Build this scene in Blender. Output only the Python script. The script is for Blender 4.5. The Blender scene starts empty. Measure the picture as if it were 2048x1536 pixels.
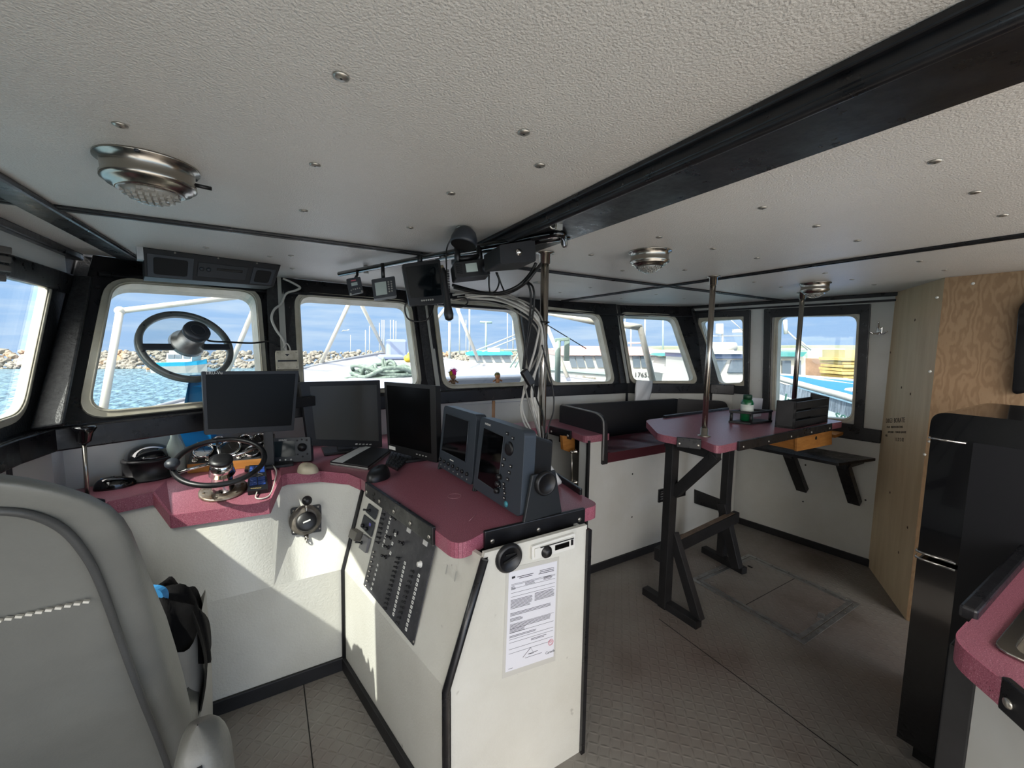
import bpy, bmesh, math, random
from mathutils import Vector as V, Matrix as Mx, geometry
random.seed(7)
PI = math.pi
SC = bpy.context.scene
COL = SC.collection
# ---------------------------------------------------------------- camera frame
FPX = 806.6
_a, _b, _c = (math.radians(t) for t in (30.144, 5.553, 0.712))
_Rp = Mx(((1, 0, 0), (0, math.cos(_b), -math.sin(_b)), (0, math.sin(_b), math.cos(_b))))
_Rr = Mx(((math.cos(_c), -math.sin(_c), 0), (math.sin(_c), math.cos(_c), 0), (0, 0, 1)))
_M = _Rr @ _Rp
_S = _M @ V((math.cos(_a), 0, math.sin(_a)))
_F = _M @ V((-math.sin(_a), 0, math.cos(_a)))
_Z = _M @ V((0, -1, 0))
W2C = Mx((_S, _F, _Z)).transposed()
C2W = W2C.transposed()
EYE = V((0, 0, 1.5))
def ray(px, py): return C2W @ V(((px - 1024) / FPX, (py - 768) / FPX, 1))
def onZ(px, py, z):
    d = ray(px, py); return EYE + d * ((z - 1.5) / d.z)
def onY(px, py, y):
    d = ray(px, py); return EYE + d * (y / d.y)
def onX(px, py, x):
    d = ray(px, py); return EYE + d * (x / d.x)
def onP(px, py, pl):
    d = ray(px, py); p, n = pl; return EYE + d * ((p - EYE).dot(n) / d.dot(n))
def at(px, py, dep): return EYE + ray(px, py) * dep
def plane3(a, b, c):
    a, b, c = V(a), V(b), V(c); return (a, (b - a).cross(c - a).normalized())
def ppx(p):
    c = W2C @ (V(p) - EYE); return (1024 + FPX * c.x / c.z, 768 + FPX * c.y / c.z)

# ---------------------------------------------------------------- mesh builder
class MB:
    def __init__(s): s.v = []; s.f = []; s.mi = []; s.sm = []; s.m = 0
    def add(s, vs, fs, sm=False):
        o = len(s.v); s.v += [V(p) for p in vs]
        for f in fs: s.f.append([i + o for i in f]); s.mi.append(s.m); s.sm.append(sm)
        return s
    def box(s, c, d, R=None):
        x, y, z = d[0] / 2, d[1] / 2, d[2] / 2
        p = [V((a * x, b * y, e * z)) for a in (-1, 1) for b in (-1, 1) for e in (-1, 1)]
        if R is not None: p = [R @ q for q in p]
        return s.add([V(c) + q for q in p], [(0, 1, 3, 2), (4, 6, 7, 5), (0, 4, 5, 1), (2, 3, 7, 6), (0, 2, 6, 4), (1, 5, 7, 3)])
    def box2(s, a, b):
        a, b = V(a), V(b); return s.box((a + b) / 2, [abs(t) for t in (b - a)])
    def beam(s, a, b, w, h, up=(0, 0, 1), off=(0, 0)):
        a, b = V(a), V(b); d = (b - a); L = d.length; y = d.normalized()
        x = y.cross(V(up)); x.normalize(); z = x.cross(y)
        R = Mx((x, y, z)).transposed()
        return s.box((a + b) / 2 + x * off[0] + z * off[1], (w, L, h), R)
    def prism(s, poly, vec, holes=(), sm=False):
        loops = [[V(p) for p in poly]] + [[V(p) for p in h] for h in holes]
        vec = V(vec)
        tris = geometry.tessellate_polygon(loops)
        pts = [p for l in loops for p in l]; n = len(pts)
        vs = pts + [p + vec for p in pts]
        fs = [tuple(t) for t in tris] + [tuple(i + n for i in reversed(t)) for t in tris]
        if len(loops) == 1:
            fs = [tuple(range(n)), tuple(range(2 * n - 1, n - 1, -1))] if n <= 4 else fs
        s.add(vs, fs)
        o = 0
        for l in loops:
            m = len(l)
            s.add(vs, [(o + i, o + (i + 1) % m, n + o + (i + 1) % m, n + o + i) for i in range(m)], sm)
            o += m
        return s
    def tube(s, pts, r, n=8, closed=False, sm=True, caps=True):
        P = [V(p) for p in pts]; N = len(P)
        rr = r if isinstance(r, (list, tuple)) else [r] * N
        T = []
        for i in range(N):
            a = P[(i - 1) % N] if (closed or i > 0) else P[i]
            b = P[(i + 1) % N] if (closed or i < N - 1) else P[i]
            t = (b - a); T.append(t.normalized() if t.length > 1e-9 else V((0, 0, 1)))
        u = T[0].orthogonal().normalized(); vs = []
        for i in range(N):
            u = (u - T[i] * u.dot(T[i]))
            u = u.normalized() if u.length > 1e-6 else T[i].orthogonal().normalized()
            w = T[i].cross(u)
            vs += [P[i] + (u * math.cos(2 * PI * k / n) + w * math.sin(2 * PI * k / n)) * rr[i] for k in range(n)]
        fs = []
        for i in range(N if closed else N - 1):
            j = (i + 1) % N
            for k in range(n): fs.append((i * n + k, i * n + (k + 1) % n, j * n + (k + 1) % n, j * n + k))
        s.add(vs, fs, sm)
        if caps and not closed: s.add(vs, [tuple(range(n - 1, -1, -1)), tuple((N - 1) * n + k for k in range(n))])
        return s
    def cyl(s, a, b, r0, r1=None, n=20, sm=True): return s.tube([a, b], [r0, r0 if r1 is None else r1], n, sm=sm)
    def lathe(s, prof, o=(0, 0, 0), axis=(0, 0, 1), n=28, sm=True, ref=None):
        z = V(axis).normalized(); x = z.orthogonal().normalized() if ref is None else (V(ref) - z * V(ref).dot(z)).normalized(); y = z.cross(x); o = V(o)
        vs = [o + z * h + (x * math.cos(2 * PI * k / n) + y * math.sin(2 * PI * k / n)) * r for r, h in prof for k in range(n)]
        fs = [(i * n + k, i * n + (k + 1) % n, (i + 1) * n + (k + 1) % n, (i + 1) * n + k) for i in range(len(prof) - 1) for k in range(n)]
        s.add(vs, fs, sm)
        cl = prof[0] == prof[-1]
        if prof[0][0] > 1e-6 and not cl: s.add(vs, [tuple(range(n - 1, -1, -1))])
        if prof[-1][0] > 1e-6 and not cl: s.add(vs, [tuple((len(prof) - 1) * n + k for k in range(n))])
        return s
    def ball(s, c, r, nu=16, nv=10, R=None):
        r = (r, r, r) if isinstance(r, (int, float)) else r; c = V(c); vs = []
        for i in range(nv + 1):
            t = PI * i / nv
            for k in range(nu):
                p = 2 * PI * k / nu; q = V((r[0] * math.sin(t) * math.cos(p), r[1] * math.sin(t) * math.sin(p), r[2] * math.cos(t)))
                vs.append(c + (R @ q if R is not None else q))
        return s.add(vs, [(i * nu + k, (i + 1) * nu + k, (i + 1) * nu + (k + 1) % nu, i * nu + (k + 1) % nu) for i in range(nv) for k in range(nu)], True)
    def surf(s, fn, nu, nv, sm=True, thick=None):
        vs = [V(fn(i / nu, j / nv)) for i in range(nu + 1) for j in range(nv + 1)]
        w = nv + 1
        s.add(vs, [(i * w + j, (i + 1) * w + j, (i + 1) * w + j + 1, i * w + j + 1) for i in range(nu) for j in range(nv)], sm)
        return s
    def torus(s, c, axis, R, r, n=40, m=8, arc=1.0, ref=None):
        z = V(axis).normalized(); x = z.orthogonal().normalized() if ref is None else V(ref).normalized(); y = z.cross(x); c = V(c)
        k = n if arc < 1 else n - 1
        pts = [c + (x * math.cos(2 * PI * arc * i / n) + y * math.sin(2 * PI * arc * i / n)) * R for i in range(k + 1)]
        return s.tube(pts, r, m, closed=(arc >= 1))
    def text(s, t, size, o, x, y, ex=0.0006, align='LEFT'):
        cu = bpy.data.curves.new('t', 'FONT'); cu.body = t; cu.size = size; cu.extrude = ex; cu.align_x = align; cu.resolution_u = 2
        ob = bpy.data.objects.new('t', cu); COL.objects.link(ob); bpy.context.view_layer.update()
        me = ob.to_mesh(); x, y, o = V(x).normalized(), V(y), V(o); y = (y - x * y.dot(x)).normalized(); z = x.cross(y)
        s.add([o + x * q.co.x + y * q.co.y + z * q.co.z for q in me.vertices], [tuple(p.vertices) for p in me.polygons])
        ob.to_mesh_clear(); bpy.data.objects.remove(ob); bpy.data.curves.remove(cu)
        return s
    def xf(s, M, i0=0):
        for i in range(i0, len(s.v)): s.v[i] = M @ s.v[i]
        return s

BASE = {}
def build(name, mb, mats, parent=None, base=None, bev=0, sub=0, kind=None, seg=2):
    if not isinstance(mats, (list, tuple)): mats = [mats]
    b = BASE[parent.name] if parent else V(base if base is not None else (0, 0, 0))
    me = bpy.data.meshes.new(name)
    me.from_pydata([tuple(p - b) for p in mb.v], [], mb.f)
    for m in mats: me.materials.append(m)
    me.polygons.foreach_set('material_index', mb.mi); me.polygons.foreach_set('use_smooth', mb.sm)
    bm = bmesh.new(); bm.from_mesh(me); bmesh.ops.remove_doubles(bm, verts=bm.verts, dist=1e-6)
    bmesh.ops.recalc_face_normals(bm, faces=bm.faces); bm.to_mesh(me); bm.free(); me.update()
    o = bpy.data.objects.new(name, me); COL.objects.link(o)
    if parent: o.parent = parent
    else: o.location = b
    BASE[o.name] = b
    if bev:
        m = o.modifiers.new('Bevel', 'BEVEL'); m.width = bev; m.segments = seg; m.limit_method = 'ANGLE'; m.angle_limit = math.radians(35)
    if sub:
        m = o.modifiers.new('Subdivision', 'SUBSURF'); m.levels = sub; m.render_levels = sub
    if kind: o['kind'] = kind
    return o
def thing(name, label, cat, base, group=None):
    o = bpy.data.objects.new(name, None); COL.objects.link(o); o.location = V(base); o.empty_display_size = .05
    o['label'] = label; o['category'] = cat
    if group: o['group'] = group
    BASE[o.name] = V(base); return o
def solo(name, mb, mats, label, cat, base=None, group=None, bev=0, sub=0, kind=None):
    if base is None: base = sum(mb.v, V()) / len(mb.v)
    o = build(name, mb, mats, None, base, bev, sub); o['label'] = label; o['category'] = cat
    if group: o['group'] = group
    if kind: o['kind'] = kind
    return o
def struct(name, mb, mats, bev=0, base=None): return build(name, mb, mats, None, base, bev, 0, 'structure')
def copy_tree(o, loc, label=None, rotz=0):
    def rec(a, par):
        c = a.copy(); COL.objects.link(c); BASE[c.name] = BASE[a.name]
        if par: c.parent = par
        for ch in [q for q in a.children]: rec(ch, c)
        return c
    r = rec(o, None); r.location = V(loc); r.rotation_euler = (0, 0, rotz)
    if label: r['label'] = label
    return r
def spl(pts, k=6):   # catmull-rom
    P = [V(p) for p in pts]; out = []
    for i in range(len(P) - 1):
        a = P[i - 1] if i else P[0] * 2 - P[1]; b, c = P[i], P[i + 1]; d = P[i + 2] if i + 2 < len(P) else P[-1] * 2 - P[-2]
        for j in range(k):
            t = j / k
            out.append(.5 * ((2 * b) + (c - a) * t + (2 * a - 5 * b + 4 * c - d) * t * t + (3 * b - 3 * c + d - a) * t ** 3))
    return out + [P[-1]]
def rnd(poly, r, k=5):   # round the corners of a planar polygon
    P = [V(p) for p in poly]; n = len(P); out = []
    rs = r if isinstance(r, (list, tuple)) else [r] * n
    for i in range(n):
        a, b, c = P[i - 1], P[i], P[(i + 1) % n]; q = rs[i]
        if q <= 0: out.append(b); continue
        u = (a - b); w = (c - b); q = min(q, u.length * .49, w.length * .49)
        p0 = b + u.normalized() * q; p1 = b + w.normalized() * q
        for j in range(k + 1):
            t = j / k; out.append(p0 * (1 - t) ** 2 + b * 2 * t * (1 - t) + p1 * t * t)
    return out
def grow(poly, d):   # offset a planar convex-ish polygon outward by d
    P = [V(p) for p in poly]; c = sum(P, V()) / len(P); n = V()
    for i in range(len(P)): n += (P[i] - c).cross(P[(i + 1) % len(P)] - c)
    n.normalize(); out = []; m = len(P)
    for i in range(m):
        e0 = (P[i] - P[i - 1]).normalized(); e1 = (P[(i + 1) % m] - P[i]).normalized()
        n0 = e0.cross(n); n1 = e1.cross(n); b = (n0 + n1)
        if b.length < 1e-6: out.append(P[i] + n0 * d); continue
        b.normalize(); out.append(P[i] + b * (d / max(.35, b.dot(n0))))
    return out
def frame3(n, up=(0, 0, 1)):
    z = V(n).normalized(); x = V(up).cross(z).normalized(); y = z.cross(x); return x, y, z

# ---------------------------------------------------------------- materials
def lin(c):
    if isinstance(c, str): c = [int(c[i:i + 2], 16) / 255 for i in (0, 2, 4)]
    return tuple((t / 12.92 if t <= .04045 else ((t + .055) / 1.055) ** 2.4) for t in c) + (1,)
def mat(name, col, rough=.5, metal=0, spec=.5, bump=None, var=None, speck=None, coat=0, emit=None, trans=0, rvar=None, wave=None, stretch=None, alpha=None):
    m = bpy.data.materials.new(name); m.use_nodes = True; nt = m.node_tree; N, L = nt.nodes, nt.links
    p = N['Principled BSDF']; p.inputs['Base Color'].default_value = lin(col); p.inputs['Roughness'].default_value = rough
    p.inputs['Metallic'].default_value = metal; p.inputs['Specular IOR Level'].default_value = spec; p.inputs['Coat Weight'].default_value = coat
    p.inputs['Transmission Weight'].default_value = trans
    if alpha is not None: p.inputs['Alpha'].default_value = alpha
    if emit: p.inputs['Emission Color'].default_value = lin(emit[0]); p.inputs['Emission Strength'].default_value = emit[1]
    tc = N.new('ShaderNodeTexCoord'); co = tc.outputs['Object']
    if stretch:
        mp = N.new('ShaderNodeMapping'); mp.inputs['Scale'].default_value = stretch; L.new(co, mp.inputs[0]); co = mp.outputs[0]
    def noise(sc, det=3, ro=.55):
        n = N.new('ShaderNodeTexNoise'); n.inputs['Scale'].default_value = sc; n.inputs['Detail'].default_value = det; n.inputs['Roughness'].default_value = ro; L.new(co, n.inputs['Vector']); return n.outputs['Fac']
    def ramp(src, a, b, ca=(0, 0, 0, 1), cb=(1, 1, 1, 1)):
        r = N.new('ShaderNodeValToRGB'); e = r.color_ramp.elements; e[0].position = a; e[1].position = b; e[0].color = ca; e[1].color = cb; L.new(src, r.inputs[0]); return r.outputs[0]
    def mixc(fac, A, B):
        x = N.new('ShaderNodeMix'); x.data_type = 'RGBA'; L.new(fac, x.inputs[0])
        for i, q in ((6, A), (7, B)):
            if isinstance(q, tuple): x.inputs[i].default_value = q
            else: L.new(q, x.inputs[i])
        return x.outputs[2]
    cur = lin(col)
    if var: cur = mixc(ramp(noise(var[0], 5, .6), var[2] if len(var) > 2 else .35, var[3] if len(var) > 3 else .65), cur, lin(var[1]))
    if wave:
        w = N.new('ShaderNodeTexWave'); w.inputs['Scale'].default_value = wave[0]; w.inputs['Distortion'].default_value = wave[2]; w.inputs['Detail'].default_value = 3; w.inputs['Detail Scale'].default_value = wave[3]; w.bands_direction = wave[4] if len(wave) > 4 else 'X'; L.new(co, w.inputs['Vector'])
        cur = mixc(ramp(w.outputs['Fac'], .2, .9), cur, lin(wave[1]))
    if speck:
        for sc, c2, t0, t1 in speck: cur = mixc(ramp(noise(sc, 2, .5), t0, t1), cur, lin(c2))
    if not (isinstance(cur, tuple)): L.new(cur, p.inputs['Base Color'])
    if rvar:
        r = ramp(noise(rvar[0], 5, .7), .3, .7, (rvar[1],) * 3 + (1,), (rvar[2],) * 3 + (1,)); L.new(r, p.inputs['Roughness'])
    if bump:
        b = N.new('ShaderNodeBump'); b.inputs['Strength'].default_value = bump[1]; b.inputs['Distance'].default_value = bump[2]
        if len(bump) > 3 and bump[3] == 'vor':
            v = N.new('ShaderNodeTexVoronoi'); v.inputs['Scale'].default_value = bump[0]; L.new(co, v.inputs['Vector']); L.new(v.outputs['Distance'], b.inputs['Height'])
        else: L.new(noise(bump[0], 2, .5), b.inputs['Height'])
        L.new(b.outputs[0], p.inputs['Normal'])
    return m
def glass_mat(name, tint, gloss=.05):
    m = bpy.data.materials.new(name); m.use_nodes = True; N, L = m.node_tree.nodes, m.node_tree.links; N.remove(N['Principled BSDF'])
    t = N.new('ShaderNodeBsdfTransparent'); t.inputs[0].default_value = lin(tint); g = N.new('ShaderNodeBsdfGlossy'); g.inputs['Roughness'].default_value = .02
    x = N.new('ShaderNodeMixShader'); x.inputs[0].default_value = gloss; L.new(t.outputs[0], x.inputs[1]); L.new(g.outputs[0], x.inputs[2]); L.new(x.outputs[0], N['Material Output'].inputs[0]); return m
def diamond_mat():
    m = mat('floor_plate', '7d7a74', .45, 0, .5, var=(1.3, '6a5f59', .35, .7), speck=[(2.6, '5f574f', .58, .75)], rvar=(9, .35, .6))
    N, L = m.node_tree.nodes, m.node_tree.links; p = N['Principled BSDF']
    tc = N.new('ShaderNodeTexCoord'); outs = []
    for ang, off in ((45, 0), (-45, .5)):
        mp = N.new('ShaderNodeMapping'); mp.inputs['Rotation'].default_value = (0, 0, math.radians(ang)); L.new(tc.outputs['Object'], mp.inputs[0])
        sx = N.new('ShaderNodeSeparateXYZ'); L.new(mp.outputs[0], sx.inputs[0])
        def tri(src, per, o):
            a = N.new('ShaderNodeMath'); a.operation = 'MULTIPLY_ADD'; L.new(src, a.inputs[0]); a.inputs[1].default_value = 1 / per; a.inputs[2].default_value = o
            b = N.new('ShaderNodeMath'); b.operation = 'PINGPONG'; L.new(a.outputs[0], b.inputs[0]); b.inputs[1].default_value = .5; return b.outputs[0]
        u = tri(sx.outputs[0], .042, off); w = tri(sx.outputs[1], .042, off)
        def mul(s_, k):
            a = N.new('ShaderNodeMath'); a.operation = 'MULTIPLY'; L.new(s_, a.inputs[0]); a.inputs[1].default_value = k; return a.outputs[0]
        u2, w2 = mul(u, 2.4), mul(w, 7.5)
        sq = []
        for q in (u2, w2):
            a = N.new('ShaderNodeMath'); a.operation = 'POWER'; L.new(q, a.inputs[0]); a.inputs[1].default_value = 2; sq.append(a.outputs[0])
        a = N.new('ShaderNodeMath'); a.operation = 'ADD'; L.new(sq[0], a.inputs[0]); L.new(sq[1], a.inputs[1])
        b = N.new('ShaderNodeMath'); b.operation = 'SUBTRACT'; b.inputs[0].default_value = 1; b.use_clamp = True; L.new(a.outputs[0], b.inputs[1]); outs.append(b.outputs[0])
    mx = N.new('ShaderNodeMath'); mx.operation = 'MAXIMUM'; L.new(outs[0], mx.inputs[0]); L.new(outs[1], mx.inputs[1])
    bp = N.new('ShaderNodeBump'); bp.inputs['Strength'].default_value = .5; bp.inputs['Distance'].default_value = .003; L.new(mx.outputs[0], bp.inputs['Height']); L.new(bp.outputs[0], p.inputs['Normal'])
    return m
CEIL = mat('ceiling_vinyl', 'd4d0ca', .4, 0, .5, bump=(260, .8, .003), var=(1.2, 'cac6c0'), speck=[(300, 'e0ddd8', .6, .7)])
BLK = mat('black_gloss_paint', '0d0d10', .3, 0, .5, bump=(40, .25, .002), rvar=(14, .2, .5), var=(20, '17171a'))
BLKM = mat('black_matt_paint', '141415', .55, 0, .4, bump=(60, .25, .002), var=(9, '202022'))
POST = mat('scuffed_black_board', '1c1c1d', .5, 0, .5, bump=(120, .6, .003), var=(60, '333333'))
FRP = mat('white_frp_panel', 'cfcec6', .38, 0, .5, bump=(130, .4, .003), var=(2.2, 'c4c2b8'), speck=[(22, '9a978e', .74, .82)])
FRPS = mat('white_smooth_panel', 'c9cac6', .35, 0, .5, bump=(30, .08, .002), var=(1.8, 'bdbcb4'), speck=[(30, '8e8a80', .76, .83)])
PINK = mat('burgundy_laminate', '8a515e', .35, 0, .5, speck=[(420, 'b07a84', .56, .66), (380, '4e1f2b', .6, .68)])
PINKE = mat('burgundy_laminate_edge', '965263', .45, 0, .5, speck=[(420, 'b9818c', .56, .66), (380, '5c2634', .6, .68)])
FLOOR = diamond_mat()
ALU = mat('window_frame_metal', 'bdb9aa', .45, .25, .5, bump=(60, .15, .002), var=(7, 'a8a28f'))
STL = mat('stainless_steel', 'a9a49b', .24, 1, .5)
CHR = mat('chrome', 'dcdad6', .1, 1, .5)
RUST = mat('rusty_steel', 'a59a8c', .38, .85, .5, var=(18, '7a5a40', .45, .62), bump=(80, .2, .002))
GALV = mat('aluminium_strip', 'a9aaaa', .4, .8, .5, var=(20, '8b8b88'))
PLAS = mat('black_plastic', '121214', .4, 0, .5, bump=(300, .12, .001))
PLAS2 = mat('dark_grey_plastic', '2a2e34', .42, 0, .5, bump=(350, .1, .001))
SCR = mat('dark_screen_glass', '040405', .06, 0, .5)
SCRM = mat('grey_screen_matt', '3f3f3c', .32, 0, .45)
LCD = mat('pale_lcd', 'a9b5b0', .2, 0, .5)
WPL = mat('white_plastic', 'd9d8d2', .4, 0, .5)
GREY = mat('grey_strip', 'a5a49c', .5, 0, .5)
PLY = mat('plywood', 'dcc7a4', .6, 0, .35, stretch=(1, 1, .12), var=(14, 'c9b18c', .3, .75), speck=[(9, 'a5855f', .7, .8)], bump=(90, .15, .002))
PLYE = mat('plywood_sheet_grain', 'a3886a', .6, 0, .35, stretch=(1, 1, .35), var=(3, '97795a', .3, .7), wave=(7, '8f7356', 20, 2.2, 'Y'), speck=[(6, '74573d', .74, .82)], bump=(90, .15, .002))
WOOD = mat('orange_wood', 'b27a3c', .5, 0, .4, stretch=(1, 1, 5), var=(9, '9a622a'), bump=(60, .1, .002))
VINYL = mat('grey_vinyl', '6a6a65', .45, 0, .5, bump=(220, .18, .002), var=(4, '767670'))
VINYL2 = mat('grey_vinyl_dark', '4c4d4d', .42, 0, .4, bump=(220, .18, .002), var=(4, '444442'))
THR = mat('pale_thread', 'c9c5b8', .7)
BURG = mat('burgundy_vinyl', '451420', .35, 0, .5, bump=(14, .3, .006))
BLACKV = mat('black_vinyl', '0e0e12', .4, 0, .5, bump=(160, .15, .002))
GLASS = glass_mat('window_glass', 'e4e7e6', .04)
CLEAR = glass_mat('clear_disc_glass', 'f6f8f8', .04)
SCRW = mat('screw_head', 'b5b1a8', .35, .9)
RUB = mat('black_rubber', '0b0b0b', .6, 0, .3)
ENAM = mat('black_enamel', '060608', .12, 0, .5, coat=.4)
BLUEP = mat('blue_plastic', '0e8fdc', .35, 0, .5)
CABW = mat('pale_cable', 'b9b6ae', .5); CABB = mat('black_cable', '121212', .5); CABG = mat('grey_cable', '77746e', .5)
PAPER = mat('white_paper', 'd6d6dc', .6); INK = mat('dark_ink', '2c2c30', .7); REDI = mat('red_ink', 'c4606a', .7)
EXPO=1.15; SUNE=4.8; SUND=(.8,.4,-.9); SKYE=.85; SKYG=5.6
# ---------------------------------------------------------------- camera, light, sky
cd = bpy.data.cameras.new('camera'); cam = bpy.data.objects.new('camera', cd); COL.objects.link(cam)
cd.sensor_width = 36; cd.lens = FPX / 2048 * 36; cd.clip_start = .02; cd.clip_end = 2000
_r, _d, _f = W2C[0], W2C[1], W2C[2]
cam.matrix_world = Mx((( _r.x, -_d.x, -_f.x, EYE.x), (_r.y, -_d.y, -_f.y, EYE.y), (_r.z, -_d.z, -_f.z, EYE.z), (0, 0, 0, 1)))
SC.camera = cam
vs = SC.view_settings; vs.view_transform = 'Standard'; vs.look = 'None'; vs.gamma = 1; vs.use_curve_mapping = False; vs.exposure = EXPO
SC.display_settings.display_device = 'sRGB'
SC.cycles.max_bounces = 10; SC.cycles.diffuse_bounces = 6; SC.cycles.transparent_max_bounces = 16; SC.cycles.caustics_reflective = False; SC.cycles.caustics_refractive = False
SC.cycles.use_denoising = True; SC.cycles.sample_clamp_indirect = 6
sd = bpy.data.lights.new('sun', 'SUN'); sun = bpy.data.objects.new('sun', sd); COL.objects.link(sun)
sd.energy = SUNE; sd.angle = math.radians(.6); sd.color = (1, .95, .87)
sun.rotation_euler = V(SUND).to_track_quat('-Z', 'Y').to_euler(); sun.location = (-30, -18, 30)
w = bpy.data.worlds.new('sky'); SC.world = w; w.use_nodes = True; N, L = w.node_tree.nodes, w.node_tree.links
bg = N['Background']; tc = N.new('ShaderNodeTexCoord'); sx = N.new('ShaderNodeSeparateXYZ'); L.new(tc.outputs['Generated'], sx.inputs[0])
rp = N.new('ShaderNodeValToRGB'); ad = N.new('ShaderNodeMath'); ad.operation = 'ADD'; ad.inputs[1].default_value = .1; L.new(sx.outputs[2], ad.inputs[0]); L.new(ad.outputs[0], rp.inputs[0]); el = rp.color_ramp.elements
el[0].position = .02; el[0].color = lin('8fa3b5'); el[1].position = .065; el[1].color = lin('a8c4ea')
for pos, c in ((.2, '9cc0ee'), (.36, 'b9d1f2'), (.7, 'afc8ec')):
    e = el.new(pos); e.color = lin(c)
mp = N.new('ShaderNodeMapping'); mp.inputs['Scale'].default_value = (2.2, 2.2, 22); L.new(tc.outputs['Generated'], mp.inputs[0])
nz = N.new('ShaderNodeTexNoise'); nz.inputs['Scale'].default_value = 2.2; nz.inputs['Detail'].default_value = 6; nz.inputs['Roughness'].default_value = .6; L.new(mp.outputs[0], nz.inputs['Vector'])
cr = N.new('ShaderNodeValToRGB'); cr.color_ramp.elements[0].position = .42; cr.color_ramp.elements[1].position = .68; L.new(nz.outputs['Fac'], cr.inputs[0])
sc_ = N.new('ShaderNodeMath'); sc_.operation = 'MULTIPLY'; sc_.inputs[1].default_value = .55; L.new(cr.outputs[0], sc_.inputs[0])
mx = N.new('ShaderNodeMix'); mx.data_type = 'RGBA'; L.new(sc_.outputs[0], mx.inputs[0]); L.new(rp.outputs[0], mx.inputs[6]); mx.inputs[7].default_value = lin('dbe7f6')
MXO = mx.outputs[2]
# the sky is brighter on the sun's side
dt = N.new('ShaderNodeVectorMath'); dt.operation = 'DOT_PRODUCT'; L.new(tc.outputs['Generated'], dt.inputs[0]); dt.inputs[1].default_value = tuple(-V(SUND).normalized())
m0 = N.new('ShaderNodeMath'); m0.operation = 'MAXIMUM'; m0.inputs[1].default_value = 0; L.new(dt.outputs['Value'], m0.inputs[0])
m1 = N.new('ShaderNodeMath'); m1.operation = 'POWER'; m1.inputs[1].default_value = 2; L.new(m0.outputs[0], m1.inputs[0])
m2 = N.new('ShaderNodeMath'); m2.operation = 'MULTIPLY_ADD'; m2.inputs[1].default_value = SKYE * SKYG; m2.inputs[2].default_value = SKYE; L.new(m1.outputs[0], m2.inputs[0]); L.new(m2.outputs[0], bg.inputs[1])
m3 = N.new('ShaderNodeMath'); m3.operation = 'MULTIPLY'; m3.use_clamp = True; m3.inputs[1].default_value = 2.2; L.new(m1.outputs[0], m3.inputs[0])
mw_ = N.new('ShaderNodeMix'); mw_.data_type = 'RGBA'; L.new(m3.outputs[0], mw_.inputs[0]); L.new(MXO, mw_.inputs[6]); mw_.inputs[7].default_value = lin('ece8e4'); L.new(mw_.outputs[2], bg.inputs[0])

# ---------------------------------------------------------------- room shell
ZC, ZS = 1.87, 1.185
SBW = plane3((3.38, 1.862, 0), (3.497, 1.055, 0), (3.38, 1.862, 1))   # starboard wall plane
def sbx(y): return 3.38 + (1.862 - y) * .145
JB = [V((-.72, 2.05, ZS)), onZ(573, 804, ZS), onZ(875, 782, ZS), onZ(1076, 771.5, ZS), onZ(1252.5, 766, ZS), onZ(1421, 767, ZS)]
JT = [V((-.71, 2.57, ZC)), onZ(560, 556, ZC), onZ(848, 583, ZC), onZ(1052, 595.5, ZC), onZ(1226, 609, ZC), onZ(1378, 613, ZC)]
outl = [V((-.76, -.9, 0)), V((-.76, 1.9, 0)), V((-.73, 2.6, 0)), V((.02, 2.9, 0)), V((.92, 3.0, 0)), V((1.7, 2.98, 0)), V((2.6, 2.86, 0)), V((3.36, 2.6, 0)), V((sbx(-.9), -.9, 0))]
mb = MB(); mb.prism([p + V((0, 0, ZC)) for p in outl], (0, 0, .04)); ceiling = struct('ceiling', mb, CEIL)
mb = MB(); mb.prism([V((p.x, p.y, -.04)) for p in outl], (0, 0, .04)); floor = struct('floor', mb, FLOOR)
# floor sheet joints
mb = MB()
for a, b in (((607, 1366), (627, 1540)), ((1318, 1238), (1716, 1532))):
    p, q = onZ(*a, .0), onZ(*b, .0); mb.beam(p, q, .004, .002)
build('sheet_joint', mb, RUB, floor)
# front facets with window holes
WPX = {2: [(228, 567), (508, 587), (524, 793), (178, 826)], 3: [(599, 594), (814, 609), (835, 772), (609, 788)], 4: [(872, 606), (1031, 620), (1053, 764), (892, 770)],
       5: [(1086, 620), (1195, 632), (1223, 763), (1103, 765)], 6: [(1244, 631), (1346, 636), (1388, 762), (1266, 762)]}
WR = {2: .085, 3: .07, 4: .07, 5: .065, 6: .06}
FPL = {}
def win(n, pl, px, r, wall_out, thick=.05, fw=.03, casing=None):
    """window n on plane pl: pane and metal frame"""
    hole = [onP(*q, pl) for q in px]; nrm = pl[1] if pl[1].dot(EYE - pl[0]) > 0 else -pl[1]
    ri = rnd(hole, r, 6); ro = rnd(grow(hole, fw), r + fw * .7, 6)
    o = bpy.data.objects.new('window_%d' % n, None); COL.objects.link(o); o['kind'] = 'structure'; c = sum(hole, V()) / 4; o.location = c; BASE[o.name] = c
    mb = MB(); mb.prism([p + nrm * .012 for p in ro], -nrm * (thick + .02), [[p + nrm * .012 for p in ri]])
    ri2 = rnd(grow(hole, .006), r, 6); mb.prism([p - nrm * (thick + .004) for p in rnd(grow(hole, fw), r + fw * .7, 6)], -nrm * .01, [[p - nrm * (thick + .004) for p in ri]])
    # inner bead
    mb.tube([p + nrm * .014 for p in rnd(grow(hole, .007), r, 6)], .004, 6, closed=True)
    build('window_frame', mb, ALU, o, bev=.002)
    mb = MB(); mb.prism([p - nrm * .03 for p in rnd(grow(hole, .01), r, 6)], -nrm * .006); build('window_pane', mb, GLASS, o)
    return ro, nrm
mbw = MB(); strips = MB(); mould = MB()
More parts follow.
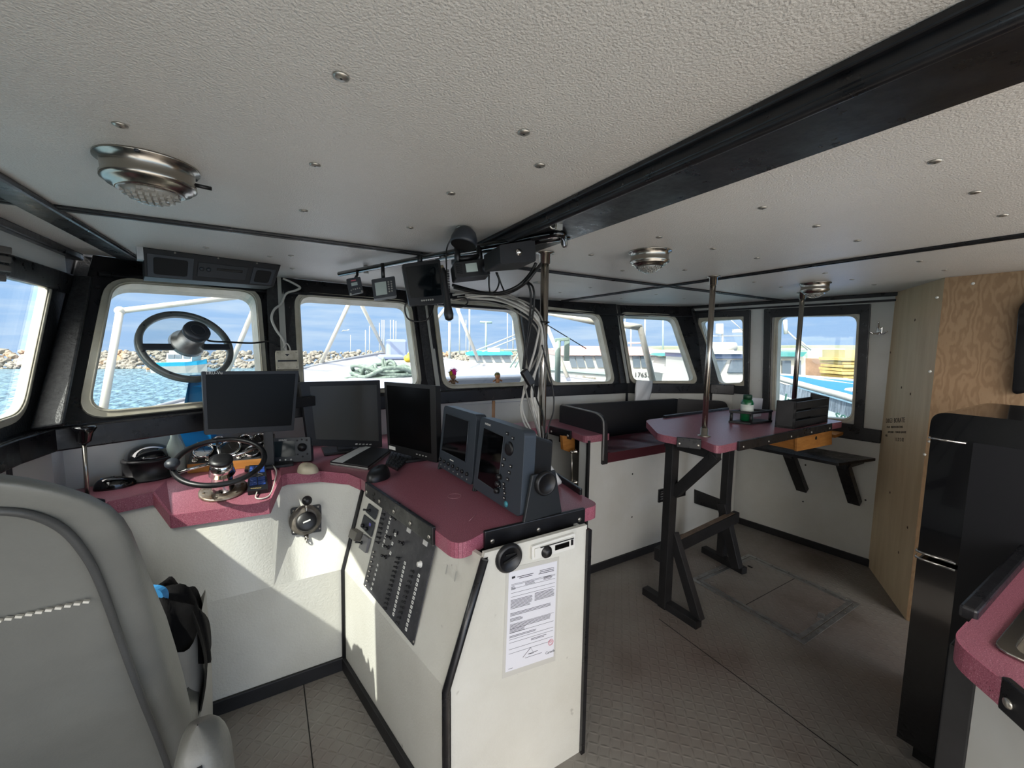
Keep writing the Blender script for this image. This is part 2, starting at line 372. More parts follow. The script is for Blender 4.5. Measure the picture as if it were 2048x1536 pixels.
for i, n in enumerate((2, 3, 4, 5, 6)):
    b0, b1 = JB[i], JB[i + 1]; tm = (JT[i] + JT[i + 1]) / 2; pl = plane3(b0, b1, tm); FPL[n] = pl
    ro, nrm = win(n, pl, WPX[n], WR[n], None)
    u = (b1 - b0).normalized(); up = u.cross(nrm); up = up if up.z > 0 else -up
    def top(p, t):   # move along plane from p towards ceiling joint t
        d = t - p; d -= nrm * d.dot(nrm); return p + d * ((ZC - p.z) / d.z)
    poly = [b0 - V((0, 0, .0)), b1, top(b1, JT[i + 1]), top(b0, JT[i])]
    mbw.prism(poly, -nrm * .05, [ro])
    mould.beam(top(b0, JT[i]) - up * .1 + nrm * .008, top(b1, JT[i + 1]) - up * .1 + nrm * .008, .02, .016, up=nrm)
struct('wall_front', mbw, BLK, bev=.002)
struct('trim_1', mould, BLK, bev=.004)
# posts on the joints and pale joint strips
mbp = MB()
for i in range(0, 6):
    b, t = JB[i], JT[i]
    d = V((0, -1, 0)) if 0 < i < 5 else V((.6, -1, 0)) if i == 0 else V((-.6, -1, 0))
    w = .15 if i == 5 else .14
    if i == 0:
        mbp.beam(b + V((-.02, .02, -.02)), t + V((-.02, .03, .02)), .07, .03, up=d); pj = (b + V((.06, -.07, 0)), V((0, -.685, .52)).normalized()); mbp.prism([onP(*q, pj) for q in ((58, 858), (124, 848), (184, 552), (148, 548))], -pj[1] * .02); continue
    mbp.beam(b + V((0, 0, -.02)) , t + (t - b) * .02, w, .03, up=d)
struct('wall_posts', mbp, POST, bev=.006)
mbs = MB()
for i in (1, 2, 4):
    b, t = JB[i], JT[i]; mbs.beam(b + V((0, -.022, 0)), t + V((0, -.022, 0)), .03, .008, up=(0, -1, 0))
struct('trim_2', mbs, GREY, bev=.002)
# black sill and white lower wall
sillpts = [V((-.76, 1.2, ZS)), V((-.75, 1.87, ZS)), JB[0], JB[1], JB[2], JB[3], JB[4], JB[5], V((sbx(2.02), 2.02, ZS))]
mb = MB(); mw = MB()
for a, b in zip(sillpts[:-1], sillpts[1:]):
    n = (b - a).cross(V((0, 0, 1))).normalized()
    e = (b - a).normalized() * .012
    mb.prism([a - e + n * .03, b + e + n * .03, b + e - n * .06, a - e - n * .06], (0, 0, -.085))
    n_ = n; off = -.17 if a.y > 1.9 and b.x < 1.8 else .004; a = a - e * (4 if off < 0 else 0); b = b + e * (4 if off < 0 else 0)
    a = a + n * (off - .004); b = b + n * (off - .004)
    mw.prism([a + n * .004 + V((0, 0, -.06)), b + n * .004 + V((0, 0, -.06)), b + n * .004 - V((0, 0, ZS)), a + n * .004 - V((0, 0, ZS))], -n * .03)
struct('trim_3', mb, BLK, bev=.006)
mw.prism([JB[3] + V((.02, -.03, 0)), JB[3] + V((.02, .25, 0)), JB[3] + V((.02, .25, -ZS)), JB[3] + V((.02, -.03, -ZS))], (.03, 0, 0)); struct('wall_lower', mw, FRPS)
# joint battens of the lower wall
mb = MB()
for i in (4, 5):
    b = JB[i]; mb.beam(V((b.x, b.y - .012, ZS - .085)), V((b.x, b.y - .012, .5)), .016, .012, up=(0, -1, 0))
struct('trim_4', mb, BLK)
# starboard wall with windows 7, 8
hole7 = [(1402, 643), (1486, 638), (1487, 765), (1440, 767)]; hole8 = [(1558, 634), (1715, 632), (1703, 838), (1552, 829)]
WPX[7], WPX[8] = hole7, hole8
r7, nS = win(7, SBW, hole7, .04, None); r8, _ = win(8, SBW, hole8, .06, None)
y0, y1 = -.9, 2.62
mb = MB(); mb.prism([V((sbx(y0), y0, 0)), V((sbx(2.2), 2.2, 0)), V((sbx(2.14), 2.14, ZS)), V((sbx(2.46), 2.46, ZC)), V((sbx(y0), y0, ZC))], -nS * .05, [r7, r8]); struct('wall_starboard', mb, FRPS)
def casing(pxo, pxi, name, dep=.02):
    o = [onP(*q, SBW) + nS * .001 for q in pxo]; i = [onP(*q, SBW) + nS * .001 for q in pxi]
    mb = MB(); mb.prism([p for p in o], nS * dep, [i]); return struct(name, mb, BLK, bev=.004)
casing([(1393, 625), (1502.5, 620), (1499, 789), (1393, 781)], [(1398, 636), (1489, 633), (1490, 772), (1398, 768)], 'trim_5')
casing([(1530, 618.6), (1743, 608), (1727, 868), (1525, 845)], [(1545, 635), (1721, 628), (1709, 848), (1539, 833)], 'trim_6')
mb = MB()
a, b = onP(1515, 840, SBW), onP(1763, 872, SBW); a.z = b.z = (a.z + b.z) / 2
mb.beam(a + nS * .012, b + nS * .012, .09, .022, up=nS); struct('trim_7', mb, BLK, bev=.004)
mb = MB()   # moulding where ceiling meets the starboard wall, and baseboard
p, q = V((sbx(y0), y0, 0)), V((sbx(2.45), 2.45, 0))
for z, h, t in ((ZC - .012, .024, .03), (ZC - .05, .014, .016)): mb.beam(p + nS * t / 2 + V((0, 0, z)), q + nS * t / 2 + V((0, 0, z)), t, h)
struct('trim_8', mb, BLK, bev=.004)
mb = MB(); q2 = V((sbx(1.93), 1.93, 0)); mb.beam(p + nS * .009 + V((0, 0, .026)), q2 + nS * .009 + V((0, 0, .026)), .018, .052); struct('baseboard_starboard', mb, BLKM, bev=.004)
# port wall with window 1
PWX = -.755
P1 = (V((PWX, 0, 0)), V((1, 0, 0)))
h1 = [onX(-175, 538, PWX), onX(86, 560, PWX), onX(36, 826, PWX), onX(-175, 905, PWX)]
h1 = [V((PWX, 1.02, 1.79)), onX(92, 556, PWX), onX(34, 824, PWX), V((PWX, 1.0, 1.235))]
WPX[1] = [ppx(p) for p in h1]
r1, nP = win(1, P1, WPX[1], .07, None, thick=.0)
hA = [V((PWX, -.75, 1.74)), V((PWX, .3, 1.74)), V((PWX, .3, 1.22)), V((PWX, -.75, 1.22))]  # unseen opening aft of window 1, added to let in more sun and sky
mb = MB(); mb.prism([V((PWX, -.9, 0)), V((PWX, 2.08, 0)), V((PWX, 2.12, ZS)), V((PWX, 2.66, ZC)), V((PWX, -.9, ZC))], (-.014, 0, 0), [r1, rnd(hA, .07)]); struct('wall_port', mb, POST)
mb = MB()
mb.beam((PWX + .02, -.9, ZC - .015), (PWX + .02, 2.5, ZC - .015), .04, .03); mb.beam((PWX + .014, -.9, ZC - .14), (PWX + .014, 2.42, ZC - .14), .028, .08)
struct('trim_9', mb, BLK, bev=.006)
mb = MB(); mb.beam((PWX + .006, -.9, ZC - .065), (PWX + .006, 2.4, ZC - .065), .012, .075); struct('trim_10', mb, FRPS)
mb = MB(); mb.beam((PWX + .012, -.9, ZS - .04), (PWX + .012, 2.0, ZS - .04), .03, .085); mb.box((PWX + .006, 1.86, 1.02), (.014, .03, .24)); struct('trim_11', mb, BLK, bev=.005)
mb = MB(); mb.beam((PWX + .004, -.9, .57), (PWX + .004, 2.3, .57), .01, 1.1); struct('wall_port_lower', mb, FRP)
# ceiling beams and cover strips
mb = MB()
xa, xb = onZ(1400, 278, ZC).x, onZ(1600, 309.5, ZC).x
BX0, BX1 = .655, .835
mb.box2((BX0, -.9, ZC - .03), (BX1, 1.66, ZC)); mb.box2((BX0 - .012, -.9, ZC - .012), (BX0 + .02, 1.66, ZC)); mb.tube([(BX0 + .012, -.9, ZC - .03), (BX0 + .012, 1.66, ZC - .03)], .011, 10)
struct('beam_main', mb, BLK, bev=.003)
mb = MB(); mb.box2((-.595, -.9, ZC - .018), (-.515, 2.55, ZC)); struct('beam_port', mb, BLK, bev=.008)
mb = MB()
for a, b in (((PWX, 1.645), (BX0, 1.655)), ((BX1, 1.685), (3.4, 1.685)), ):
    mb.beam(V((a[0], a[1], ZC - .004)), V((b[0], b[1], ZC - .004)), .03, .008); mb.beam(V((a[0], a[1] + .006, ZC - .008)), V((b[0], b[1] + .006, ZC - .008)), .012, .008)
mb.beam(V((2.06, -.9, ZC - .004)), V((2.05, 2.72, ZC - .004)), .03, .008); mb.beam(V((2.066, -.9, ZC - .008)), V((2.056, 2.72, ZC - .008)), .012, .008)
struct('trim_12', mb, BLK, bev=.002)
# deckhead screws, parts of the ceiling
for px, py in ((682, 152), (240, 249), (1048, 264), (630, 329), (607, 421), (902, 386), (820, 455), (540, 513), (582, 511), (1870, 322), (1950, 384), (2006, 430), (1525, 415), (1633, 452), (1715, 481), (1318, 474), (1426, 497), (1514, 516), (1182, 510), (1370, 540), (1245, 541), (1508, 564), (1562, 574), (1650, 546), (1704, 559), (1748, 569), (1840, 522), (1890, 540), (1120, 585), (1180, 575), (1312, 589), (1368, 597), (1243, 597), (412, 495), (1080, 330), (585, 537)):
    p = onZ(px, py, ZC); mb = MB(); mb.m = 0; mb.lathe([(.011, 0), (.011, -.002), (.0065, -.004), (0, -.0042)], p, n=14); mb.m = 1; mb.lathe([(.0035, -.0038), (0, -.0046)], p, n=8); build('screw', mb, [SCRW, RUB], ceiling)

mb = MB(); mb.box2((-3.2, -7, -.06), (5.5, -.92, -.02)); struct('aft_bounce_deck', mb, mat('bounce_deck_grey', '9a9894', .6))  # unseen deck astern, added to bounce sunlight up to the ceiling
# ================================================================ helm console and its worktop
ZT = .90
YA = 1.88
K0, K1 = V((.215, YA, 0)), V((.392, 1.04, 0))          # foot of the slanted side
K0m, K1m = V((.222, YA, .48)), V((.392, 1.04, .485))    # kink line
K0t, K1t = V((.325, YA + .02, .86)), V((.513, 1.04, .86))
XR = .915
con = thing('helm_console', 'white helm console with black edge strips below the burgundy worktop', 'console', (.4, 1.7, 0))
mb = MB()
yt = 1.99
mb.prism([V((-.735, YA, 0)), K0, K0m, V((-.735, YA, .48))], (0, .02, 0))
UPPER = mb
mb = MB(); mb.prism([K0, K1, K1m, K0m], (.015, 0, 0)); mb.prism([K0m, K1m, K1t, K0t], (.015, 0, 0)); build('slanted_panel', mb, FRP, con)
mb = MB(); mb.prism([K1, V((XR, 1.04, 0)), V((XR, 1.04, .875)), V((.516, 1.04, .875)), K1t, K1m], (0, .015, 0)); build('end_panel', mb, FRP, con)
mb = MB(); mb.box2((XR - .015, 1.055, 0), (XR, 2.3, .86)); build('side_panel', mb, FRPS, con)
mb = MB()
mb.tube([K0 + V((-.004, -.008, 0)), K0m + V((-.004, -.008, 0)), K0t + V((-.004, -.01, 0))], .009, 8)
build('edge_strip', mb, BLKM, con)
mb = MB()
mb.tube([K1 + V((-.003, -.006, 0)), K1m + V((-.003, -.006, 0)), K1t + V((0, -.006, .0))], .0125, 8); build('edge_strip', mb, BLK, con)
mb = MB(); mb.box((XR + .004, 1.036, .43), (.016, .018, .86)); build('edge_strip', mb, BLK, con)
mb = MB(); mb.box2((-.72, YA - .014, 0), (K0.x - .004, YA, .062)); build('kick_strip', mb, BLKM, con, bev=.003)
d = (K1 - K0).normalized(); mb = MB(); nk = V((-d.y, d.x, 0)); nk = nk if nk.x < 0 else -nk
mb.beam(K0 + nk * .008 + V((0, 0, .03)), K1 + nk * .008 + V((0, 0, .03)), .016, .06); build('kick_strip', mb, BLKM, con, bev=.003)
# ---- worktop
A_ = onZ(332, 960, ZT); C_ = onZ(307, 984, ZT); B_ = onZ(342, 1030, .835); F_ = onZ(561, 931, ZT); D_ = onZ(561, 951, ZT); E_ = onZ(538, 1003, .835)
p1 = onZ(213, 1003, ZT)
right = [onZ(573, 947, ZT), onZ(640, 941.5, ZT), onZ(698, 947, ZT), onZ(721, 957, ZT), onZ(736, 968, ZT), onZ(872, 1060, ZT)]
cor = rnd([right[-1], onZ(915, 1092, ZT), onZ(966, 1065, ZT)], [0, .1, 0], 6)
tail = [onZ(1166, 1018, ZT)] + rnd([onZ(1166, 1018, ZT), onZ(1197, 1009, ZT), onZ(1166, 992, ZT)], [0, .04, 0], 5)[1:-1] + [onZ(1166, 992, ZT), V((1.06, 1.5, ZT)), V((1.06, 2.42, ZT))]
wt = thing('console_worktop', 'burgundy speckled laminate worktop of the helm console under the monitors', 'worktop', (.2, 2, ZT))
poly = [V((-.735, 1.15, ZT)), V((-.50, 1.15, ZT)), p1, C_, A_, F_, D_] + right + cor[1:] + tail + [V((.95, 2.74, ZT)), V((.0, 2.6, ZT)), V((-.745, 2.22, ZT))]
mb = MB(); mb.m = 0; mb.prism(poly, (0, 0, -.046))
top = build('top', mb, [PINK], wt)
mb = MB(); mb.prism([A_, B_, E_, F_], (0, 0, -.04)); build('sloped_panel', mb, PINK, wt)
mb = MB(); mb.prism([A_, C_, B_], (.004, .004, -.002)); build('step_side', mb, PINKE, wt)
mb = MB(); mb.prism([F_, E_, D_], (-.004, .004, -.002)); build('step_side', mb, PINKE, wt)
mb = MB()
fl = [V((-.50, 1.15, ZT)), p1, C_, B_, E_, D_] + right[:4]
for a, b in zip(fl[:-1], fl[1:]):
    n = (b - a).cross(V((0, 0, 1))).normalized() * -.004
    n = -n
    mb.prism([a + n, b + n, b + n + V((0, 0, -.052)), a + n + V((0, 0, -.052))], -n * 2)
build('fascia', mb, PINKE, wt)
dz = V((0, .012, -.048)); tp_ = [V((-.735, 2.03, .852)), p1 + dz, C_ + dz, B_ + dz, E_ + dz, D_ + dz] + [q + dz for q in right[:3]] + [K0t + V((-.03, .01, 0)), K0t]
xs_ = [-.735, -.56, -.43, -.33, -.05, .02, .06, .12, .17, .2, K0m.x]; mbu = UPPER
for i in range(len(tp_) - 1):
    q = [V((xs_[i], YA, .48)), V((xs_[i + 1], YA, .48 - (.005 if i == 9 else 0))), tp_[i + 1], tp_[i]]
    mbu.add(q, [(0, 1, 2, 3)], True)
build('front_panel', mbu, FRP, con)
mb = MB()
for a, b in zip(cor[:-1], cor[1:]): mb.prism([a, b, b + V((0, 0, -.05)), a + V((0, 0, -.05))], ((b - a).cross(V((0, 0, 1)))).normalized() * .003)
build('fascia', mb, PINKE, wt); mb = MB()
for a, b in zip(tail[:-2], tail[1:-1]): mb.prism([a, b, b + V((0, 0, -.05)), a + V((0, 0, -.05))], ((b - a).cross(V((0, 0, 1)))).normalized() * .003)
build('fascia', mb, PINKE, wt)
def railtrim(a, b, h, up, nscr, par, nm='edge_rail', rscr=.008):
    n = (b - a).cross(V((0, 0, 1))).normalized(); u = (b - a).normalized()
    mb = MB(); mb.prism([a + V((0, 0, up)), b + V((0, 0, up)), b + V((0, 0, up - h)), a + V((0, 0, up - h))], n * .014)
    r = build(nm, mb, BLK, par, bev=.003)
    for k in range(nscr):
        t = (k + .15) / (nscr - .7) if nscr > 1 else .5
        c = a.lerp(b, t) + n * .014 + V((0, 0, up - h * .62)); mb = MB(); mb.lathe([(rscr, 0), (rscr, .002), (rscr * .6, .004), (0, .0042)], c, n, 12); build('screw', mb, SCRW, r)
railtrim(right[4], right[5], .062, .012, 5, wt); railtrim(onZ(966, 1065, ZT), onZ(1166, 1018, ZT), .06, .008, 3, wt)
a, b = onZ(1110, 955, ZT), onZ(1162, 990, ZT); mb = MB(); mb.beam(a + V((0, 0, .012)), b + V((0, 0, .012)), .012, .028); build('edge_rail', mb, BLK, wt, bev=.003)
# worn pale ring and scratch stay in the laminate
mb = MB(); mb.torus(onZ(909, 992, ZT + .0005), (0, 0, 1), .026, .0009, 30, 4); WM = mat('wear_mark', '9d7078', .5); build('wear_mark', mb, WM, wt); mb = MB(); mb.tube([onZ(938, 1042, ZT + .0005), onZ(947, 1034, ZT + .0005), onZ(952, 1028, ZT + .0005)], .0012, 5); build('wear_mark', mb, WM, wt)

# ================================================================ breaker panel on the slanted side
SL = plane3(K0m, K1m, K0t); nS_ = SL[1] if SL[1].x < 0 else -SL[1]
def sl(px, py, o=0): return onP(px, py, SL) + nS_ * o
SW_P = mat('switch_plate', '3b3b3f', .42, .3, .5, var=(30, '4a4a4f'), speck=[(90, '5c5c60', .66, .8)])
TAG = mat('white_label_tape', 'e3e3de', .5)
bp = thing('breaker_panel', 'slanted grey breaker panel with rows of black toggles and white tags', 'switch panel', sl(800, 1150))
mb = MB(); mb.prism([sl(767.7, 1011), sl(873, 1086.5), sl(828, 1291), sl(728.3, 1169)], nS_ * .004); build('plate', mb, SW_P, bp, bev=.001)
ux = (sl(873, 1086.5) - sl(767.7, 1011)).normalized(); uy = ux.cross(nS_); uy = uy if uy.z > 0 else -uy
Rsl = Mx((ux, uy, nS_)).transposed()
def lerp2(a, b, n): return [(a[0] + (b[0] - a[0]) * k / (n - 1), a[1] + (b[1] - a[1]) * k / (n - 1)) for k in range(n)]
def toggle(px, py, big=1):
    c = sl(px, py, .004); mb = MB(); mb.lathe([(.0055 * big, 0), (.0055 * big, .003), (.0035 * big, .004)], c, nS_, 10)
    mb.tube([c, c + nS_ * .012 * big + ux * -.001 + uy * .004 * big], [.0022 * big, .0032 * big], 8); mb.ball(c + nS_ * .013 * big + uy * .0045 * big, .0034 * big, 8, 6); build('toggle', mb, PLAS, bp)
def tag(px, py, w=.011, h=.009):
    mb = MB(); mb.box(sl(px, py, .0046), (w, h, .0012), Rsl); mb.m = 1; mb.box(sl(px, py, .0053), (w * .35, h * .3, .0006), Rsl); build('label_tag', mb, [TAG, INK], bp)
for q in lerp2((772.8, 1019.8), (759, 1085), 8): toggle(*q)
for q in lerp2((783, 1036), (768, 1091), 7): tag(*q, .011, .011)
for q in ((793, 1037), (783, 1075.5), (778, 1094.5), (773.6, 1113.6), (808, 1086.5)): toggle(*q, 1.5)
for q in ((792.6, 1069), (786.8, 1087), (783, 1106)): tag(*q, .012, .012)
for q in lerp2((800, 1116.5), (774.6, 1216), 12): toggle(*q)
for q in lerp2((812, 1126), (789, 1228), 13): tag(*q, .012, .0095)
for q in lerp2((829.5, 1143), (800, 1245), 11): toggle(*q)
for q in lerp2((840, 1151), (814.5, 1258), 13): tag(*q, .012, .0095)
for q in lerp2((757.5, 1130), (745, 1177), 6): tag(*q, .01, .008)
for q in lerp2((750, 1104), (734.5, 1171), 8):
    mb = MB(); c = sl(*q, .004); mb.lathe([(.005, 0), (.005, .003), (.003, .006), (0, .0065)], c, nS_, 10); build('fuse_cap', mb, SCRW, bp)
for q in ((821, 1058.6), (854, 1084)):
    mb = MB(); mb.box(sl(*q, .006), (.026, .022, .005), Rsl); build('meter_window', mb, mat('frosted_window', 'b9b9b6', .35), bp, bev=.001)
c = sl(843.5, 1128, .004); mb = MB(); mb.lathe([(.012, 0), (.012, .003), (.0085, .004), (.0085, .012), (0, .0125)], c, nS_, 16); build('push_button', mb, WPL, bp)
for q in ((790, 1062), (797, 1066)):
    mb = MB(); mb.box(sl(*q, .006), (.004, .014, .004), Rsl); build('jack', mb, PLAS, bp)
for q in ((771, 1018), (868, 1090), (829, 1283), (733, 1170)):
    mb = MB(); mb.lathe([(.004, 0), (.003, .0015), (0, .0018)], sl(*q, .004), nS_, 10); build('screw', mb, SCRW, bp)
# three small switch boxes beside it
def swbox(pxs, t, label, knobs, extra=None, col=None):
    P = [sl(*q) for q in pxs]; c = sum(P, V()) / 4; o = thing('switch_box', label, 'switch', c, 'small switches beside the breaker panel'); del o['group']
    mb = MB(); mb.prism(P, nS_ * t); build('plate', mb, col or PLAS2, o, bev=.002)
    for (px, py, kind) in knobs:
        q = sl(px, py, t)
        mb = MB()
        if kind == 'lever': mb.lathe([(.008, 0), (.006, .006)], q, nS_, 10); mb.tube([q, q + nS_ * .03 + uy * .004], [.003, .0045], 8)
        elif kind == 'knob': mb.lathe([(.008, 0), (.007, .012), (0, .0125)], q, nS_, 12)
        else: mb.box(q + nS_ * .001, (.014, .012, .002), Rsl)
        build('lever' if kind == 'lever' else 'knob' if kind == 'knob' else 'sticker', mb, PLAS if kind != 'sticker' else mat('violet_sticker', '5f5aa8', .5), o)
swbox([(740, 1006.6), (757.5, 1020), (751.6, 1039.6), (734, 1023.5)], .008, 'topmost small square switch left of the breaker panel with one toggle lever', [(743, 1021, 'lever')])
swbox([(730, 1028.6), (751, 1045.5), (744, 1074), (723, 1053.5)], .006, 'middle small switch plate with a violet sticker left of the breaker panel', [(743, 1049, 'sticker'), (737, 1057, 'knob'), (730, 1051, 'knob')])
swbox([(731, 1068), (743, 1077), (735.5, 1106), (722, 1095)], .012, 'lowest grey switch plate left of the breaker panel with a pale lever', [(729, 1085, 'lever')], col=mat('grey_switch_box', '6d6d70', .45))
swbox([(714, 1056.5), (727.4, 1065), (721, 1082), (709, 1073)], .03, 'small projecting grey box left of the lowest switch plate', [], col=mat('taupe_box', '68655f', .5))
for q in ((895, 1137), (903, 1155)):
    pass
mb = MB(); mb.box(sl(894, 1139, .001), (.006, .03, .001), Rsl); mb.box(sl(911.5, 1153, .001), (.006, .03, .001), Rsl); mb.lathe([(.003, 0), (0, .0005)], sl(904, 1131, .001), nS_, 8); build('patched_slot', mb, mat('grey_patch', 'a3a29c', .5), con)

# ---- throttle on the aft face
TP = plane3((.02, YA, .48), (.2, YA, .48), tp_[7]); nT = TP[1] if TP[1].y < 0 else -TP[1]
def tp(px, py, o=0): return onP(px, py, TP) + nT * o
c = tp(612, 1039); o = thing('throttle_control', 'black ball handled throttle lever on a square plate on the white console front', 'throttle', c)
x, y, z_ = frame3(nT); R = Mx((x, y, z_)).transposed()
mb = MB(); mb.prism(rnd([tp(581, 1016), tp(642, 1008), tp(645, 1063), tp(583, 1071)], .012, 4), nT * .006); build('mounting_plate', mb, PLAS, o, bev=.001)
for q in ((587, 1022), (636, 1014), (639, 1057), (588, 1065)): mb = MB(); mb.lathe([(.005, 0), (.004, .003), (0, .0035)], tp(*q, .006), nT, 10); build('bolt', mb, SCRW, o)
mb = MB(); c0 = tp(611, 1040, .006); mb.lathe([(.066, 0), (.064, .012), (.052, .03), (.045, .034)], c0, nT, 28); build('collar', mb, mat('worn_grey_housing', '6e675e', .4, .2, var=(30, '4d4842')), o)
mb = MB(); c1 = c0 + nT * .034 + V((.002, 0, -.012)); mb.lathe([(.043, 0), (.041, .03), (.03, .036), (0, .037)], c1, nT, 24); hub = build('hub', mb, PLAS, o, bev=.002)
mb = MB(); mb.box(c1 + nT * .038, (.03, .006, .002), R @ Mx.Rotation(.25, 3, 'Z')); build('name_bar', mb, WPL, hub)
mb = MB(); k0 = c0 + nT * .045 + y * .01; k1 = tp(613, 1004, .06); mb.tube([k0, k1], [.006, .005], 10); build('lever', mb, STL, o)
mb = MB(); mb.ball(k1, .021, 20, 14); build('ball_knob', mb, PLAS, o)
mb = MB(); mb.tube([c0 + y * -.066, c0 + y * -.085 + nT * .004], .009, 10); mb.torus(c0 + y * -.09 + nT * .006, x, .008, .003, 14, 6); build('lock_tab', mb, STL, o)

# ================================================================ end panel things
YE = 1.04
def ep(px, py, o=0): return onY(px, py, YE - o)
c = ep(1017, 1115); o = thing('round_socket', 'round black socket cover on the console end panel above the certificate', 'socket', c)
mb = MB(); mb.lathe([(.0, 0), (.047, 0), (.047, .006), (.04, .014), (.036, .014), (.034, .009), (0, .008)], c, (0, -1, 0), 32); build('cover', mb, PLAS, o)
mb = MB(); mb.box(c + V((0, -.012, 0)), (.05, .004, .006), Mx.Rotation(-.3, 3, 'Y')); mb.box(c + V((0, -.012, .016)), (.034, .004, .005)); build('slot', mb, RUB, o)
q = [ep(1060.5, 1090), ep(1146, 1063.5), ep(1149, 1092), ep(1062, 1117)]; q = [V((p.x, YE, p.z)) for p in q]
o = thing('marine_stereo', 'white marine stereo with round black dial on the console end panel', 'stereo', sum(q, V()) / 4)
ou = [V((q[0].x, YE, q[0].z)), V((q[1].x, YE, q[1].z)), V((q[1].x, YE, q[2].z)), V((q[0].x, YE, q[3].z))]
mb = MB(); mb.prism(rnd(ou, .006, 3), (0, -.012, 0)); mb.prism(rnd(grow(ou, -.008), .004, 3), (0, -.017, 0)); build('face', mb, WPL, o, bev=.001)
w_ = ou[1].x - ou[0].x; h_ = ou[0].z - ou[3].z; cz = (ou[0].z + ou[3].z) / 2
mb = MB(); mb.lathe([(.02, .016), (.02, .02), (.014, .021), (.013, .03), (0, .031)], (ou[0].x + w_ * .3, YE, cz - .005), (0, -1, 0), 26); build('dial', mb, PLAS, o)
mb = MB(); mb.box((ou[0].x + w_ * .66, YE - .018, cz), (w_ * .33, .003, h_ * .36)); build('display', mb, SCR, o)
mb = MB(); mb.box((ou[0].x + w_ * .9, YE - .018, cz + .002), (w_ * .05, .003, h_ * .4)); mb.box((ou[0].x + w_ * .55, YE - .018, cz + h_ * .33), (w_ * .78, .002, .003)); build('button', mb, PLAS, o)
# certificate
cq = [ep(1012, 1137), ep(1118, 1113), ep(1110, 1321), ep(1004, 1357)]; cq = [V((p.x, YE, p.z)) for p in cq]
o = thing('certificate_sheet', 'laminated printed certificate with a red stamp taped to the console end panel', 'paper', sum(cq, V()) / 4)
mb = MB(); mb.prism(cq, (0, -.0012, 0)); build('laminate', mb, mat('clear_laminate', 'bfbdb6', .25), o)
def cu(u, v): return cq[0] * (1 - u) * (1 - v) + cq[1] * u * (1 - v) + cq[2] * u * v + cq[3] * (1 - u) * v
mb = MB(); mb.prism([cu(.05, .04), cu(.96, .035), cu(.96, .95), cu(.05, .95)], (0, -.0018, 0)); build('sheet', mb, PAPER, o)
mb = MB()
def line(u0, u1, v, t=.0011): mb.prism([cu(u0, v) + V((0, -.0019, t)), cu(u1, v) + V((0, -.0019, t)), cu(u1, v) + V((0, -.0019, 0)), cu(u0, v) + V((0, -.0019, 0))], (0, -.0003, 0))
rr = random.Random(4)
line(.2, .5, .1, .002); line(.24, .48, .115, .002); line(.62, .9, .09, .0015); line(.62, .9, .105, .002); line(.6, .9, .12, .002)
for v in (.155, .165, .195, .235, .27, .52, .6, .66, .69, .75, .79): line(.1, .93, v, .0008)
for v0, n, a, b in ((.30, 8, .1, .5), (.29, 7, .54, .93), (.42, 3, .1, .9), (.47, 3, .1, .34), (.53, 4, .1, .9), (.565, 4, .1, .4), (.63, 2, .1, .6), (.71, 2, .5, .8), (.165, 3, .35, .55), (.16, 3, .7, .9), (.18, 3, .1, .2)):
    for k in range(n): line(a, b - rr.random() * .05, v0 + k * .011, .0014)
line(.1, .18, .93); line(.4, .72, .875)
mb.box(cu(.075, .095) + V((.012, -.002, 0)), (.012, .0004, .007))
fr = cu(.03, .4), cu(.96, .38)
e1 = (cq[1] - cq[0]); 
mb.tube([cu(.36, .86) + V((0, -.002, 0)), cu(.5, .79) + V((0, -.002, 0)), cu(.56, .85) + V((0, -.002, 0)), cu(.45, .845) + V((0, -.002, 0)), cu(.64, .84) + V((0, -.002, 0))], .0008, 4)
mb.text('Canada', .013, cu(.79, .905) + V((0, -.002, 0)), e1, (0, 0, 1), .0002)
build('print', mb, INK, o)
mb = MB(); cc = cu(.89, .80) + V((0, -.0021, 0)); mb.torus(cc, (0, 1, 0), .0105, .0007, 24, 4); mb.torus(cc, (0, 1, 0), .0075, .0005, 24, 4); mb.box(cc, (.012, .0004, .0015)); mb.box(cc + V((0, 0, .004)), (.009, .0004, .001)); build('red_stamp', mb, REDI, o)

# ================================================================ gauge box, wheel, and what stands on the worktop
ga, gb = onZ(375, 947, ZT), onZ(538, 933, ZT); gu = (gb - ga).normalized(); gn = V((gu.y, -gu.x, 0)); gn = gn if gn.y < 0 else -gn
o = thing('gauge_box', 'black gauge panel with round steel dials on an orange wood base behind the steering wheel', 'instrument panel', (ga + gb) / 2)
zu = V((0, 0, 1)); Lg = (gb - ga).length
mb = MB(); mb.prism([ga, ga - gn * .16, ga - gn * .16 + zu * .07, ga + zu * .042], gu * Lg); build('wood_base', mb, WOOD, o, bev=.002)
fa, fb = ga + zu * .042 + gn * .002, gb + zu * .042 + gn * .002; GP = plane3(fa, fb, fa - gn * .115 + zu * .085); ng = GP[1] if GP[1].z > 0 else -GP[1]; gv = (-gn * .115 + zu * .085).normalized()
mb = MB(); mb.prism([fa, fa + gv * .15, fa + gv * .15 - gn * .06 - zu * .12, fa - gn * .1], gu * Lg); build('panel', mb, PLAS, o, bev=.003)
mb = MB(); mb.prism([gb + zu * .03 + gn * .004, fb + gv * .15 + ng * .006, fb + gv * .15 - ng * .02, gb + zu * .02 - gn * .02], gu * .012); build('end_bracket', mb, STL, o, bev=.001)
